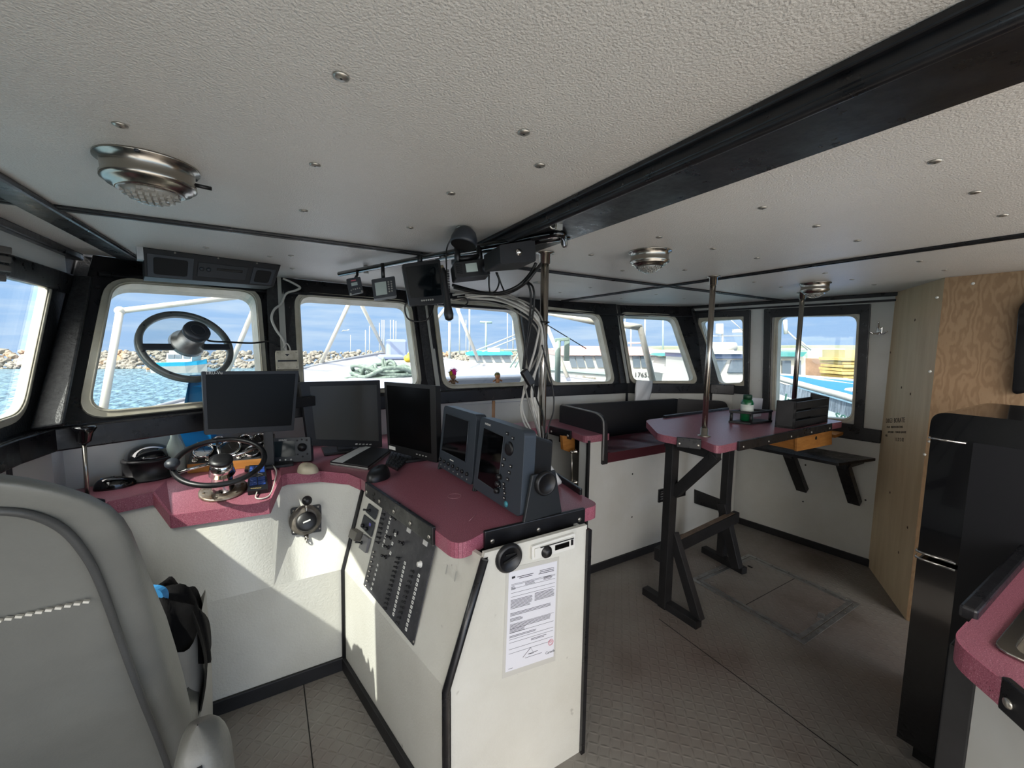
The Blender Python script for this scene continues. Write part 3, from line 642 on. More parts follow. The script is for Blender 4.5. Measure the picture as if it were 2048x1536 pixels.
def gauge(s, t, r):
    c = fa + gu * s * Lg + gv * t + ng * .001; mb = MB(); mb.m = 0; mb.lathe([(r, 0), (r, .012), (r * .93, .016), (r * .84, .012), (r * .84, .008)], c, ng, 28); mb.m = 1; mb.lathe([(r * .85, .007), (0, .0075)], c, ng, 24)
    mb.m = 2; mb.box(c + ng * .0085 + gv * r * .2, (.002, r * .8, .001), Mx((gu, gv, ng)).transposed() @ Mx.Rotation(.5, 3, 'Z'))
    for k in range(7):
        a = (k - 3) * .6; mb.box(c + ng * .008 + (gv * math.cos(a) + gu * math.sin(a)) * r * .68, (.0022, r * .14, .0006), Mx((gu, gv, ng)).transposed() @ Mx.Rotation(-a, 3, 'Z'))
    build('gauge', mb, [CHR, mat('gauge_face', '8f8a80', .4), INK], o)
for s, t, r in ((.16, .065, .04), (.47, .075, .05), (.84, .12, .034), (.78, .045, .034), (.3, .12, .03), (.12, .128, .024), (.64, .125, .028)): gauge(s, t, r)
for s, t in ((.08, .02), (.24, .022), (.62, .02), (.67, .03), (.93, .06)):
    c = fa + gu * s * Lg + gv * t; mb = MB(); mb.lathe([(.014, 0), (.014, .004), (.008, .006)], c, ng, 14); mb.tube([c, c + ng * .024 + gv * .005], [.003, .005], 8); build('toggle', mb, STL, o)
# steering wheel
wb = onP(447, 981, plane3(A_, B_, E_)); ax = V((0, -.33, 1)).normalized()
ax = V((.03, -.42, 1)).normalized(); pn = plane3(A_, B_, E_)[1]; pn = pn if pn.z > 0 else -pn
o = thing('steering_wheel', 'black rimmed steering wheel with chrome hub and spokes on a rusty flange', 'steering wheel', wb)
mb = MB(); mb.lathe([(.086, 0), (.086, .008), (.08, .011), (0, .012)], wb, pn, 36); fl_ = build('base_flange', mb, RUST, o)
x, y, z_ = frame3(pn)
for k in range(6): a = k * PI / 3 + .3; mb = MB(); mb.lathe([(.006, 0), (.006, .004), (0, .005)], wb + pn * .011 + (x * math.cos(a) + y * math.sin(a)) * .068, pn, 6, sm=False); build('bolt', mb, RUST, fl_)
mb = MB(); mb.lathe([(.048, .008), (.04, .014), (.038, .06), (.036, .09), (.036, .094), (.04, .096), (.047, .096), (.036, .155)], wb, ax, 32); build('pedestal', mb, CHR, o)
hc = wb + ax * .162; mb = MB(); mb.lathe([(.039, -.012), (.042, -.004), (.041, .004), (.025, .009), (0, .010)], hc, ax, 32); build('hub_cap', mb, PLAS, o)
RW = .152; rc = wb + ax * .158; mb = MB(); mb.torus(rc, ax, RW, .0105, 72, 12); build('rim', mb, PLAS, o)
x = V((1, 0, 0)); x = (x - ax * x.dot(ax)).normalized(); y = ax.cross(x)
for a in (1.75, .52, 3.5):
    dd = x * math.cos(a) + y * math.sin(a); mb = MB(); mb.tube([rc + dd * .035, rc + dd * (RW - .004)], [.0062, .0055], 10); build('spoke', mb, CHR, o)
dd = x * math.cos(3.42) + y * math.sin(3.42); mb = MB(); mb.lathe([(.008, 0), (.008, .016), (.016, .022), (.024, .034), (.024, .042), (.017, .052), (0, .056)], rc + dd * RW, ax, 20); build('spinner_knob', mb, PLAS2, o)
# compass
c = onZ(301, 952, ZT); o = thing('compass', 'black dome topped compass on the worktop left of the steering wheel', 'compass', c)
mb = MB(); mb.lathe([(.102, 0), (.102, .008), (.09, .014), (.088, .075), (.092, .078), (.092, .086), (.084, .09)], c, n=40); build('housing', mb, PLAS, o)
tl = V((.05, -.35, 1)).normalized(); mb = MB()
mb.lathe([(.082 * math.cos(t * PI / 20), .088 + .058 * math.sin(t * PI / 20)) for t in range(0, 11)], c, n=32); build('dome', mb, mat('smoked_dome', '16181b', .05, 0, .5, coat=.5), o)
mb = MB(); mb.torus(c + V((0, -.01, .088)), (0, 1, .5), .084, .004, 40, 6, arc=.5, ref=(1, 0, 0)); build('hood', mb, PLAS, o)
# bottle
c = onZ(354, 947, ZT); o = thing('water_bottle', 'clear plastic bottle with green label between compass and steering wheel', 'bottle', c)
CLR = mat('clear_plastic', 'c9dcd2', .12, 0, .5, alpha=.45)
mb = MB(); mb.lathe([(.03, 0), (.034, .004), (.034, .11), (.03, .13), (.016, .165), (.014, .19), (0, .191)], c, n=24); build('body', mb, CLR, o)
mb = MB(); mb.surf(lambda u, v: c + V((math.cos(2.6 + u * 2.0) * .0347, math.sin(2.6 + u * 2.0) * .0347, .028 + v * .04)), 12, 1); build('label', mb, mat('green_label', '1fae55', .4), o)
mb = MB(); mb.lathe([(.0165, .182), (.0165, .2), (0, .201)], c, n=18); build('cap', mb, mat('pale_green_cap', '9fc7ae', .4), o)
# blue jug standing behind
bq = [(381, 751), (406, 750), (424, 885), (405, 886), (371, 894), (357, 861)]; P = [onY(*q, 2.36) for q in bq]
mb = MB(); mb.prism(P, (.015, .05, 0)); mb.prism([onY(357, 861, 2.34), onY(376, 768, 2.34), onY(381, 751, 2.36), onY(371, 858, 2.35)], (.006, .02, 0))
mb.prism([onY(383, 776, 2.353), onY(408, 774, 2.353), onY(408, 770, 2.345), onY(384, 772, 2.345)], (0, .01, 0))
solo('blue_folder', mb, BLUEP, 'tall bright blue translucent plastic folder left of the leftmost monitor', 'folder', onY(390, 892, 2.37), bev=.002)
# shift lever at the port side
s0, s1 = onY(168, 925, 2.0), onY(168, 884, 2.0); o = thing('shift_lever', 'upright lever with tapered black grip and steel shaft below the left windows', 'lever', V((s0.x, s0.y, ZT)))
mb = MB(); mb.cyl((s0.x, s0.y, ZT - .0), s1, .0065); build('shaft', mb, STL, o)
t1 = onY(168, 851, 2.0); axl = (t1 - s1).normalized(); mb = MB(); Lh = (t1 - s1).length; mb.lathe([(.014, -.004), (.019, .004), (.024, Lh * .55), (.034, Lh * .86), (.03, Lh * .97), (.015, Lh), (0, Lh)], s1, axl, 20); build('grip', mb, ENAM, o)
mb = MB(); mb.lathe([(.045, 0), (.045, .006), (.02, .02), (.01, .024)], (s0.x, s0.y, ZT), n=20); build('boot', mb, RUB, o)
# dark mouse, left
def mouse(c, yaw, L_, W_, H_, m, label, wheel=None):
    o = thing('computer_mouse', label, 'computer mouse', c); R = Mx.Rotation(yaw, 4, 'Z'); mb = MB()
    def f(u, v):
        a = u * 2 * PI; t = v * PI / 2; rx, ry = W_ / 2 * (1 + .08 * math.cos(2 * a)), L_ / 2
        z = H_ * math.sin(t) * (1 + .12 * math.sin(a)); k = math.cos(t) ** .55 if v < 1 else 0
        return c + R.to_3x3() @ V((rx * math.cos(a) * k, ry * math.sin(a) * k, max(z, 0)))
    mb.surf(f, 28, 10); mb.prism([c + R.to_3x3() @ V((W_ / 2 * math.cos(a / 28 * 2 * PI), L_ / 2 * math.sin(a / 28 * 2 * PI), .0005)) for a in range(28)], (0, 0, .002)); build('shell', mb, m, o)
    mb = MB(); mb.cyl(c + R.to_3x3() @ V((-.003, L_ * .28, H_ * .86)), c + R.to_3x3() @ V((.003, L_ * .28, H_ * .86)), .008, n=14); build('scroll_wheel', mb, wheel or RUB, o); return o
mouse(onZ(231, 974, ZT), 1.9, .13, .075, .042, ENAM, 'glossy black and blue mouse at the left end of the worktop by the compass', BLUEP)
mouse(onZ(616, 943, ZT), .55, .115, .075, .036, mat('beige_plastic', 'b9ae97', .5), 'beige computer mouse in front of the grey instrument display', REDI)
mouse(onZ(757, 956, ZT), -.75, .14, .085, .05, PLAS, 'large black computer mouse near the breaker panel corner')
# small multi-function display beside the wheel
apl = [onZ(544.5, 927, ZT + .004), onZ(623, 923, ZT + .004)]; hd = V((0, 0, 1)); u_ = (apl[1] - apl[0]).normalized(); n_ = V((u_.y, -u_.x, .25)); n_ = n_ if n_.y < 0 else V((-n_.x, -n_.y, .25)); n_.normalize()
APP = (apl[0], n_); Q = [onP(*q, APP) for q in ((540.6, 877), (620.6, 873.5), (623, 922), (544.4, 926))]
def up_of(Q): return ((Q[0] + Q[1]) - (Q[2] + Q[3])).normalized()
o = thing('autopilot_display', 'small dark instrument display with round dial standing right of the steering wheel', 'display', (apl[0] + apl[1]) / 2 - V((0, 0, .004)))
mb = MB(); mb.prism(rnd(Q, .008, 3), -n_ * .05); build('housing', mb, PLAS2, o, bev=.002)
def qi(Q, u, v): return Q[0] * (1 - u) * (1 - v) + Q[1] * u * (1 - v) + Q[2] * u * v + Q[3] * (1 - u) * v
mb = MB(); mb.prism([qi(Q, .09, .14) + n_ * .0005, qi(Q, .6, .14) + n_ * .0005, qi(Q, .6, .78) + n_ * .0005, qi(Q, .09, .78) + n_ * .0005], n_ * .0015); build('screen', mb, mat('dim_screen', '1f282c', .15), o)
mb = MB(); mb.lathe([(.021, 0), (.021, .006), (.012, .008), (.01, .013), (0, .0135)], qi(Q, .78, .42), n_, 24); build('dial', mb, PLAS, o)
xq, yq = (Q[1] - Q[0]).normalized(), up_of(Q)
for u, v in ((.66, .13), (.78, .1), (.9, .13), (.66, .7), (.78, .8), (.9, .7), (.2, .9), (.34, .9), (.48, .9)):
    mb = MB(); mb.lathe([(.0045, 0), (.004, .002), (0, .0022)], qi(Q, u, v), n_, 8); build('button', mb, PLAS if u > .6 else WPL, o)
mb = MB(); mb.text('SIMRAD', .011, qi(Q, .2, .12) + n_ * .0021, xq, yq, .0002); build('lettering', mb, WPL, o)
mb = MB(); ma, mbb = qi(Q, .15, 1) - n_ * .02, qi(Q, .85, 1) - n_ * .02; mb.box2(ma + V((0, -.02, -.004)), mbb + V((0, .02, .001))); build('bracket', mb, PLAS, o)
# remote pad with cable
sp = plane3(A_, B_, E_)
Q = [onP(*q, sp) for q in ((498, 938), (531, 936), (537, 985), (495.5, 991))]; n_ = pn
o = thing('remote_keypad', 'black remote keypad with blue buttons lying on the sloped worktop right of the wheel', 'remote control', sum(Q, V()) / 4)
mb = MB(); mb.prism(rnd(Q, .006, 3), pn * .02); build('body', mb, PLAS, o, bev=.002)
BLUK = mat('blue_keys', '1f3f86', .4, speck=[(160, '8fa0d8', .6, .7)])
for u0, u1, v0, v1 in ((.08, .34, .05, .2), (.38, .62, .05, .2), (.66, .92, .05, .2), (.08, .34, .22, .34), (.38, .62, .22, .34), (.66, .92, .22, .34), (.1, .48, .52, .66), (.52, .9, .52, .66), (.1, .48, .68, .82), (.52, .9, .68, .82)):
    mb = MB(); mb.prism([qi(Q, u0, v0) + pn * .02, qi(Q, u1, v0) + pn * .02, qi(Q, u1, v1) + pn * .02, qi(Q, u0, v1) + pn * .02], pn * .002); build('key', mb, BLUK, o)
mb = MB(); c = qi(Q, .5, .43) + pn * .021
dq = [qi(Q, .2, .43), qi(Q, .5, .36), qi(Q, .8, .43), qi(Q, .5, .5)]; mb.tube([p + pn * .021 for p in dq], .001, 4, closed=True); build('diamond_mark', mb, CABG, o)
mb = MB(); mb.text('COMNAV', .009, qi(Q, .14, .93) + pn * .0202, Q[1] - Q[0], pn.cross(Q[1] - Q[0]), .0002); build('lettering', mb, mat('yellow_print', 'd3b878', .5), o)
mb = MB(); mb.tube(spl([qi(Q, .45, 1) + pn * .01, onP(512, 998, sp) + pn * .006, onP(525, 999, sp) + pn * .005, onP(541, 990, sp) + pn * .004, onP(551, 960, sp) + pn * .006, onZ(552, 940, ZT + .006), onZ(541, 926, ZT + .01)], 6), .003, 8); solo('keypad_cable', mb, CABW, 'pale thin cable curling from the remote keypad up to the gauge box', 'cable')
# closed binder and keyboard
P = [onZ(660, 930, ZT), onZ(721, 899, ZT), onZ(782, 905, ZT), onZ(736, 941, ZT)]
o = thing('notebook_computer', 'closed black and silver notebook lying in front of the middle monitor', 'notebook', sum(P, V()) / 4)
mb = MB(); mb.prism(P, (0, 0, .011)); build('base', mb, GALV, o, bev=.002)
mb = MB(); mb.prism([qi(P, -.0, .0) + V((0, 0, .011)), P[1] + V((0, 0, .011)), P[2] + V((0, 0, .011)), P[3] + V((0, 0, .011))], (0, 0, .009)); build('cover', mb, BLKM, o, bev=.002)
Pq = [P[0] + V((0, 0, .02)), P[1] + V((0, 0, .02)), P[2] + V((0, 0, .02)), P[3] + V((0, 0, .02))]
mb = MB(); mb.prism([Pq[0].lerp(Pq[3], .06), Pq[1].lerp(Pq[2], .06), Pq[1].lerp(Pq[2], .34), Pq[0].lerp(Pq[3], .34)], (0, 0, .0012)); build('silver_strip', mb, mat('silver_paper', 'c6c8c9', .35), o)
P = [onZ(771, 931, ZT), onZ(784, 903, ZT), onZ(826, 914, ZT), onZ(795, 943, ZT)]
o = thing('keyboard', 'black keyboard lying in front of the right monitor behind the large black mouse', 'keyboard', sum(P, V()) / 4)
mb = MB(); mb.prism(P, (0, 0, .012)); build('body', mb, PLAS, o, bev=.002)
for i in range(5):
    for j in range(9):
        u, v = (j + .5) / 9, (i + .5) / 5; c = qi(P, u, v) + V((0, 0, .012)); e1, e2 = (P[1] - P[0]) / 9 * .4, (P[3] - P[0]) / 5 * .4
        mb = MB(); mb.prism([c - e1 - e2, c + e1 - e2, c + e1 + e2, c - e1 + e2], (0, 0, .004)); build('key', mb, PLAS2, o)
# ================================================================ monitors
def slabthing(name, label, cat, pl, px, thick, bez, scrm, bodym, base, depth_in=.002, r=.006):
    n = pl[1] if pl[1].dot(EYE - pl[0]) > 0 else -pl[1]
    Q = [onP(*q, pl) for q in px]
    o = thing(name, label, cat, base)
    ins = [qi(Q, bez[0], bez[1]), qi(Q, 1 - bez[2], bez[1]), qi(Q, 1 - bez[2], 1 - bez[3]), qi(Q, bez[0], 1 - bez[3])]
    mb = MB(); mb.prism(rnd(Q, r, 3), -n * thick, [ins]); mb.prism(rnd(grow(Q, -.004), r, 3), -n * (thick * .5)) if False else None
    bz = build('bezel', mb, bodym, o, bev=.0015)
    mb = MB(); mb.prism([p - n * depth_in for p in ins], -n * .004); build('screen', mb, scrm, o)
    mb = MB(); mb.prism([p - n * (thick * .6) for p in grow(Q, -.012)], -n * thick * .7); build('back_cover', mb, bodym, o, bev=.004)
    return o, Q, n
n1 = V((.28, -1, .02)).normalized(); c1 = onY(497, 868, 2.14)
MPL = (c1, n1)
o, Q, n = slabthing('monitor', 'leftmost black widescreen monitor above the steering wheel', 'monitor', MPL, [(403.5, 743), (597.7, 741.6), (587.6, 861), (409.8, 870)], .022, (.035, .05, .035, .09), mat('black_screen', '0b0b0a', .3, 0, .15), PLAS, V((c1.x, c1.y + .1, ZT)))
mb = MB(); mb.text('TRU-Vu', .018, qi(Q, .03, .045) + n * .0003, Q[1] - Q[0], up_of(Q), .0002); build('lettering', mb, WPL, o)
mb = MB(); mid = qi(Q, .72, 1) - n * .05; mb.box2((mid.x - .02, mid.y, ZT), (mid.x + .02, mid.y + .03, mid.z + .1)); mb.box2((mid.x - .1, mid.y - .03, ZT), (mid.x + .1, mid.y + .1, ZT + .012)); build('stand', mb, PLAS, o, bev=.002)
mb = MB(); a = qi(Q, .97, .55) - n * .025; mb.beam(a, a + V((.1, .06, 0)), .03, .05); build('swing_arm', mb, PLAS, o, bev=.003)
n2 = V((.3, -1, .12)).normalized(); c2 = onZ(690, 897, ZT + .03); MPL = (c2, n2)
o, Q, n = slabthing('monitor', 'middle monitor with a matt grey screen behind the closed notebook', 'monitor', MPL, [(600, 764), (760, 760), (764.6, 895.6), (617, 891)], .03, (.1, .07, .05, .1), SCRM, PLAS, V((c2.x, c2.y + .05, ZT)))
mb = MB(); mid = qi(Q, .5, 1) - n * .03; mb.box2((mid.x - .11, mid.y - .03, ZT), (mid.x + .11, mid.y + .13, ZT + .014)); mb.box2((mid.x - .04, mid.y + .02, ZT), (mid.x + .04, mid.y + .05, mid.z + .15)); build('stand', mb, PLAS, o, bev=.003)
for k in range(5): mb = MB(); mb.box(qi(Q, .62 + k * .05, .955) + n * .0008, (.012, .002, .005)); build('button', mb, WPL if k == 0 else GREY, o)
c3 = onZ(825, 915, ZT + .02); a3, b3 = onZ(776, 901, ZT + .03), onZ(872, 925, ZT + .03); u3 = (b3 - a3).normalized(); n3 = V((u3.y, -u3.x, 0)); n3 = n3 if n3.dot(EYE - a3) > 0 else -n3; n3 = (n3 + V((0, 0, .08))).normalized(); MPL = (a3, n3)
o, Q, n = slabthing('monitor', 'rightmost black square monitor turned towards the wheel beside the keyboard', 'monitor', MPL, [(768, 763.5), (870.5, 771.6), (874, 926), (776, 900.5)], .035, (.045, .05, .1, .1), mat('dark_matt_screen', '060607', .25, 0, .15), PLAS, V((c3.x + .03, c3.y + .04, ZT)))
mb = MB(); mid = qi(Q, .5, 1) - n * .04; mb.box2((mid.x - .07, mid.y - .03, ZT), (mid.x + .09, mid.y + .1, ZT + .014)); mb.box2((mid.x - .02, mid.y + .0, ZT), (mid.x + .03, mid.y + .04, mid.z + .15)); build('stand', mb, PLAS, o, bev=.003)
mb = MB(); mb.prism([qi(Q, .03, .925), qi(Q, .17, .925), qi(Q, .17, .975), qi(Q, .03, .975)], n * .0008); build('sticker', mb, WPL, o)
for k in range(4): mb = MB(); mb.box(qi(Q, .62 + k * .06, .95) + n * .0008, (.008, .008, .004)); build('button', mb, GREY, o)

# ================================================================ two marine sounder displays on brackets
BODY = mat('slate_plastic', '333a42', .42, 0, .5, bump=(400, .1, .001)); DRKB = mat('charcoal_plastic', '1d2023', .45)
def sounder(label, f0, f1, px, rail, deep, insx, lean=.1):
    a, b = onZ(*f0, ZT + .02), onZ(*f1, ZT + .02); u = (b - a).normalized(); n0 = V((u.y, -u.x, 0)); n0 = n0 if n0.x < 0 else -n0; n = (n0 + V((0, 0, lean))).normalized(); pl = (a, n)
    Q = [onP(*q, pl) for q in px]; w_ = (Q[1] - Q[0]).length
    o = thing('sounder_display', label, 'marine display', V(((a + b) / 2 - n0 * .06).xy.to_3d() + V((0, 0, ZT))))
    mb = MB(); mb.prism(rnd(Q, .025, 5), -n * .05); build('housing', mb, BODY, o, bev=.012, seg=4)
    mb = MB(); G = [p - n * .045 for p in grow(Q, -.018)]; H = [p - n * deep for p in grow(Q, -.05)]
    mb.add(G + H, [(0, 1, 2, 3), (7, 6, 5, 4), (0, 4, 5, 1), (1, 5, 6, 2), (2, 6, 7, 3), (3, 7, 4, 0)]); build('rear_case', mb, DRKB, o, bev=.01)
    ins = [qi(Q, *insx[0]), qi(Q, *insx[1]), qi(Q, *insx[2]), qi(Q, *insx[3])]
    mb = MB(); mb.prism([p + n * .0006 for p in ins], n * .0014); build('screen', mb, SCR, o)
    mb = MB(); mb.tube([p + n * .002 for p in ins], .0022, 6, closed=True); build('screen_rim', mb, BODY, o)
    return o, Q, n, n0, u
o, Q, n, n0, u = sounder('left slate grey sounder with a row of small knobs under its dark screen', (876, 932), (943.5, 972), [(888, 810), (953.5, 829.5), (943.5, 972), (876.5, 932)], 'b', .13, ((.1, .12), (.82, .12), (.8, .72), (.07, .72)))
for k in range(7):
    mb = MB(); mb.lathe([(.0085, 0), (.008, .008), (0, .0085)], qi(Q, .06 + k * .135, .87 + .0 * k), n, 12); build('knob', mb, PLAS, o)
    mb = MB(); mb.lathe([(.004, 0), (0, .0022)], qi(Q, .08 + k * .13, .95), n, 8); build('button', mb, GREY, o)
mb = MB(); mb.prism([qi(Q, .35, .79) + n * .0005, qi(Q, .46, .79) + n * .0005, qi(Q, .46, .805) + n * .0005, qi(Q, .35, .805) + n * .0005], n * .0006); build('lettering', mb, WPL, o)
def bracket(o, Q, n0, u, side, zk, rk=.038):
    # side: 0 far end, 1 near end; a trapezoid cheek on the worktop and a round clamp knob
    c = (Q[1] + Q[2]) / 2 if side else (Q[0] + Q[3]) / 2; c = c - n0 * .075; c = V((c.x, c.y, zk)); e = u if side else -u
    c = c + e * .012
    mb = MB(); f = -n0; mb.prism([c + f * -.05 + V((0, 0, .035)), c + f * .05 + V((0, 0, .035)), c + f * .085 + V((0, 0, ZT - zk)), c + f * -.085 + V((0, 0, ZT - zk))], e * .012); build('bracket', mb, DRKB, o, bev=.003)
    mb = MB(); mb.lathe([(rk, 0), (rk, .01), (rk * .92, .016), (rk * .8, .018), (rk * .78, .015), (0, .016)], c + e * .012, e, 28); build('clamp_knob', mb, PLAS, o)
bracket(o, Q, n0, u, 0, 1.02); bracket(o, Q, n0, u, 1, 1.02, .03)
o, Q, n, n0, u = sounder('right slate grey sounder with a keypad column beside its dark screen', (945, 975), (1040, 1036), [(961.5, 833), (1050, 862), (1040, 1036), (945.5, 975)], 'b', .17, ((.12, .13), (.6, .15), (.56, .86), (.1, .84)))
mb = MB(); mb.text('FURUNO', .011, qi(Q, .13, .085) + n * .0004, Q[1] - Q[0], up_of(Q), .0003); build('lettering', mb, WPL, o)
for u_, v_ in ((.66, .1), (.78, .13), (.64, .42), (.78, .47), (.62, .5), (.76, .55), (.74, .64), (.6, .66), (.59, .77), (.7, .82), (.7, .88), (.67, .72), (.68, .77)):
    mb = MB(); mb.box(qi(Q, u_, v_) + n * .001, (.004, .014, .011), Mx((n, u, n.cross(u))).transposed()); build('button', mb, PLAS, o)
    mb = MB(); mb.box(qi(Q, u_, v_) + n * .0035, (.001, .006, .003), Mx((n, u, n.cross(u))).transposed()); build('button_legend', mb, WPL, o)
for u_, v_ in ((.58, .64), (.57, .73), (.56, .82)): mb = MB(); mb.lathe([(.011, 0), (.0095, .014), (0, .015)], qi(Q, u_, v_ + .02), n, 14); build('knob', mb, PLAS, o)
mb = MB(); mb.lathe([(.026, 0), (.024, .005), (.014, .006), (0, .0065)], qi(Q, .72, .27), n, 20); build('cursor_pad', mb, PLAS, o)
mb = MB(); mb.lathe([(.011, 0), (.01, .004), (0, .005)], qi(Q, .74, .94), n, 16); build('power_button', mb, mat('teal_button', '3d8794', .3), o)
bracket(o, Q, n0, u, 1, 1.03, .043); bracket(o, Q, n0, u, 0, 1.03, .03)

# white round vented fan behind
c = onZ(1104, 972, ZT); o = thing('round_fan', 'small white round vented fan standing behind the right sounder', 'fan', c)
ax_ = V((.75, -.35, .55)).normalized(); cc = c + V((0, 0, .065)); mb = MB(); mb.lathe([(.03, -.03), (.058, -.024), (.063, -.01), (.063, .004), (.056, .01), (.05, .006)], cc, ax_, 36); build('housing', mb, WPL, o)
mb = MB()
for r in (.048, .04, .032, .024, .016): mb.torus(cc + ax_ * .007, ax_, r, .002, 32, 5)
x, y, z_ = frame3(ax_)
for k in range(6): a = k * PI / 3; mb.tube([cc + ax_ * .006, cc + ax_ * .006 + (x * math.cos(a) + y * math.sin(a)) * .05], .0015, 5)
build('grille', mb, WPL, o); mb = MB(); mb.lathe([(.05, 0), (0, .001)], cc + ax_ * -.002, ax_, 24); build('core', mb, PLAS2, o)
mb = MB(); mb.tube([c + V((0, 0, .002)), cc - ax_ * .025], [.03, .012], 14); build('foot', mb, WPL, o)

# ================================================================ stanchions
def pole(name, xy, z0, z1, r, label, low, high, m=STL):
    o = thing(name, label, 'pole', V((xy[0], xy[1], z0))); P0, P1 = V((xy[0], xy[1], z0)), V((xy[0], xy[1], z1))
    mb = MB(); mb.cyl(P0, P1, r, n=24); build('tube', mb, m, o)
    if low: mb = MB(); mb.lathe([(r * 2.3, 0), (r * 2.3, .004), (r * 1.35, .007), (r * 1.3, .045), (r, .046)], P0, n=24); build('floor_flange', mb, m, o)
    if high: mb = MB(); mb.lathe([(r * 2.3, 0), (r * 2.3, .004), (r * 1.35, .007), (r * 1.3, .045), (r, .046)], P1, (0, 0, -1), n=24); build('ceiling_flange', mb, m, o)
    return o
SP = V((.945, 1.375, 0)); pole('stanchion', SP, ZT, ZC, .0165, 'steel post from console worktop to ceiling with cables strapped along it', True, True)
# ================================================================ dining table, starboard
TZ = 1.02
tb = thing('mess_table', 'burgundy topped table on black timber legs with an orange drawer', 'table', (2.4, 1.5, 0))
ot = [(1299, 843), (1308, 861), (1321, 866), (1354, 875), (1403, 880), (1420, 892), (1468, 886), (1677, 843)]
P = [onZ(*q, TZ) for q in ot]; back = [V((sbx(1.2) - .03, 1.2, TZ)), V((sbx(1.82) - .03, 1.82, TZ)), onZ(1321, 836, TZ)]
P = rnd([onZ(1290, 840, TZ), onZ(1316, 868, TZ), onZ(1354, 875, TZ), onZ(1403, 880, TZ), onZ(1435, 893, TZ), onZ(1475, 884, TZ), V((3.24, 1.185, TZ)), V((3.3, 1.83, TZ)), onZ(1321, 836, TZ)], [.06, .05, 0, 0, .05, .03, .02, .02, .05], 5)
mb = MB(); mb.prism(P, (0, 0, -.04)); build('tabletop', mb, PINK, tb, bev=.003)
a, b = onZ(1354, 875, TZ), onZ(1403, 880, TZ); a2, b2 = onZ(1474, 884.5, TZ), onZ(1660, 847, TZ)
railtrim(a, b, .055, .006, 2, tb, rscr=.007); 
n = (b2 - a2).cross(V((0, 0, 1))).normalized()
railtrim(a2, b2, .05, .006, 5, tb, rscr=.006)
mb = MB(); mb.beam(onZ(1321, 836, TZ) + V((.02, -.012, .008)), onZ(1453, 819, TZ) + V((0, -.01, .008)), .02, .018); build('edge_rail', mb, BLK, tb, bev=.002)
X1 = 1.885; Y1 = 1.455; X2, Y2 = 2.66, 1.60
def leg(x, y, w=.058, d=.05): mb = MB(); mb.box2((x - w / 2, y - d / 2, 0.0), (x + w / 2, y + d / 2, TZ - .04)); build('leg', mb, BLKM, tb, bev=.003)
leg(X1, Y1); leg(X2, Y2, .06, .05)
def bar(nm, p, q, w, h, up=(1, 0, 0), m=BLKM): mb = MB(); mb.beam(p, q, w, h, up=up); return build(nm, mb, m, tb, bev=.003)
bar('foot', V((X1, 1.60, .022)), V((X1 + .01, 1.24, .022)), .044, .05); bar('strut', V((X1 + .035, 1.45, .44)), V((X1 + .035, 1.26, .03)), .055, .04)
bar('brace', V((X1 + .02, 1.44, .68)), V((X1 + .02, 1.21, .955)), .055, .04)
bar('apron', V((X1 + .03, 1.20, .955)), V((X1 + .03, 1.52, .955)), .05, .04)
bar('foot', V((X2, 1.74, .022)), V((X2 - .03, 1.42, .022)), .044, .05); bar('strut', V((X2 - .03, 1.6, .42)), V((X2 - .05, 1.46, .03)), .06, .05)
# stretcher between the two frames, worn pale along the top
s0, s1 = V((X1 - .03, Y1 + .045, .30)), V((X2 + .06, Y2 - .05, .33))
mb = MB(); mb.beam(s0, s1, .04, .075); st = build('stretcher', mb, BLKM, tb, bev=.003)
mb = MB(); mb.beam(s0.lerp(s1, .1) + V((0, 0, .039)), s1 - V((.05, 0, -.039)), .032, .003); build('worn_edge', mb, mat('worn_wood', '6e5d4d', .6, var=(20, '55483d')), st)
mb = MB(); dp0, dp1 = V((2.66, 1.235, .93)), V((3.02, 1.235, .93))
d0, d1 = onY(1595, 874, 1.215), onY(1664, 862, 1.215)
mb = MB(); mb.prism([onY(1595, 874, 1.215), onY(1664, 861, 1.215), onY(1664, 889, 1.215), onY(1594, 903, 1.215)], (0, .016, 0)); dr = build('drawer', mb, WOOD, tb, bev=.002)
q = onY(1632, 876, 1.214); mb = MB(); mb.lathe([(.011, 0), (.011, .002), (0, .0021)], q, (0, -1, 0), 14); build('finger_hole', mb, RUB, dr)
mb = MB(); dl = onY(1595, 903, 1.215); dr_ = onY(1664, 889, 1.215); mb.box2((dl.x + .01, 1.232, min(dl.z, dr_.z) + .012), (dr_.x - .005, 1.62, TZ - .05)); build('drawer_box', mb, WOOD, dr)
mb = MB(); mb.prism([onY(1670, 876, 1.25), onY(1686, 870, 1.25), onY(1687, 864, 1.25), onY(1671, 870, 1.25)], (0, .2, 0)); build('drawer_runner', mb, WOOD, tb, bev=.001)
mb = MB(); q = onZ(1421, 903, TZ - .05); mb.tube([q, q + V((0, 0, -.05)), q + V((.002, 0, -.08))], .0012, 5); q = q + V((-.015, 0, 0)); mb.tube([q, q + V((0, 0, -.04))], .0012, 5); build('loose_wire', mb, RUB, tb)
# table poles
b1 = onZ(1408, 872, TZ); pole('stanchion', b1, TZ, ZC, .0145, 'steel post rising from the left end of the burgundy table', True, True)
b2_ = onZ(1585, 838, TZ); pole('stanchion', b2_, TZ, ZC, .0145, 'steel post behind the black slatted organizer in front of the side window', True, True)
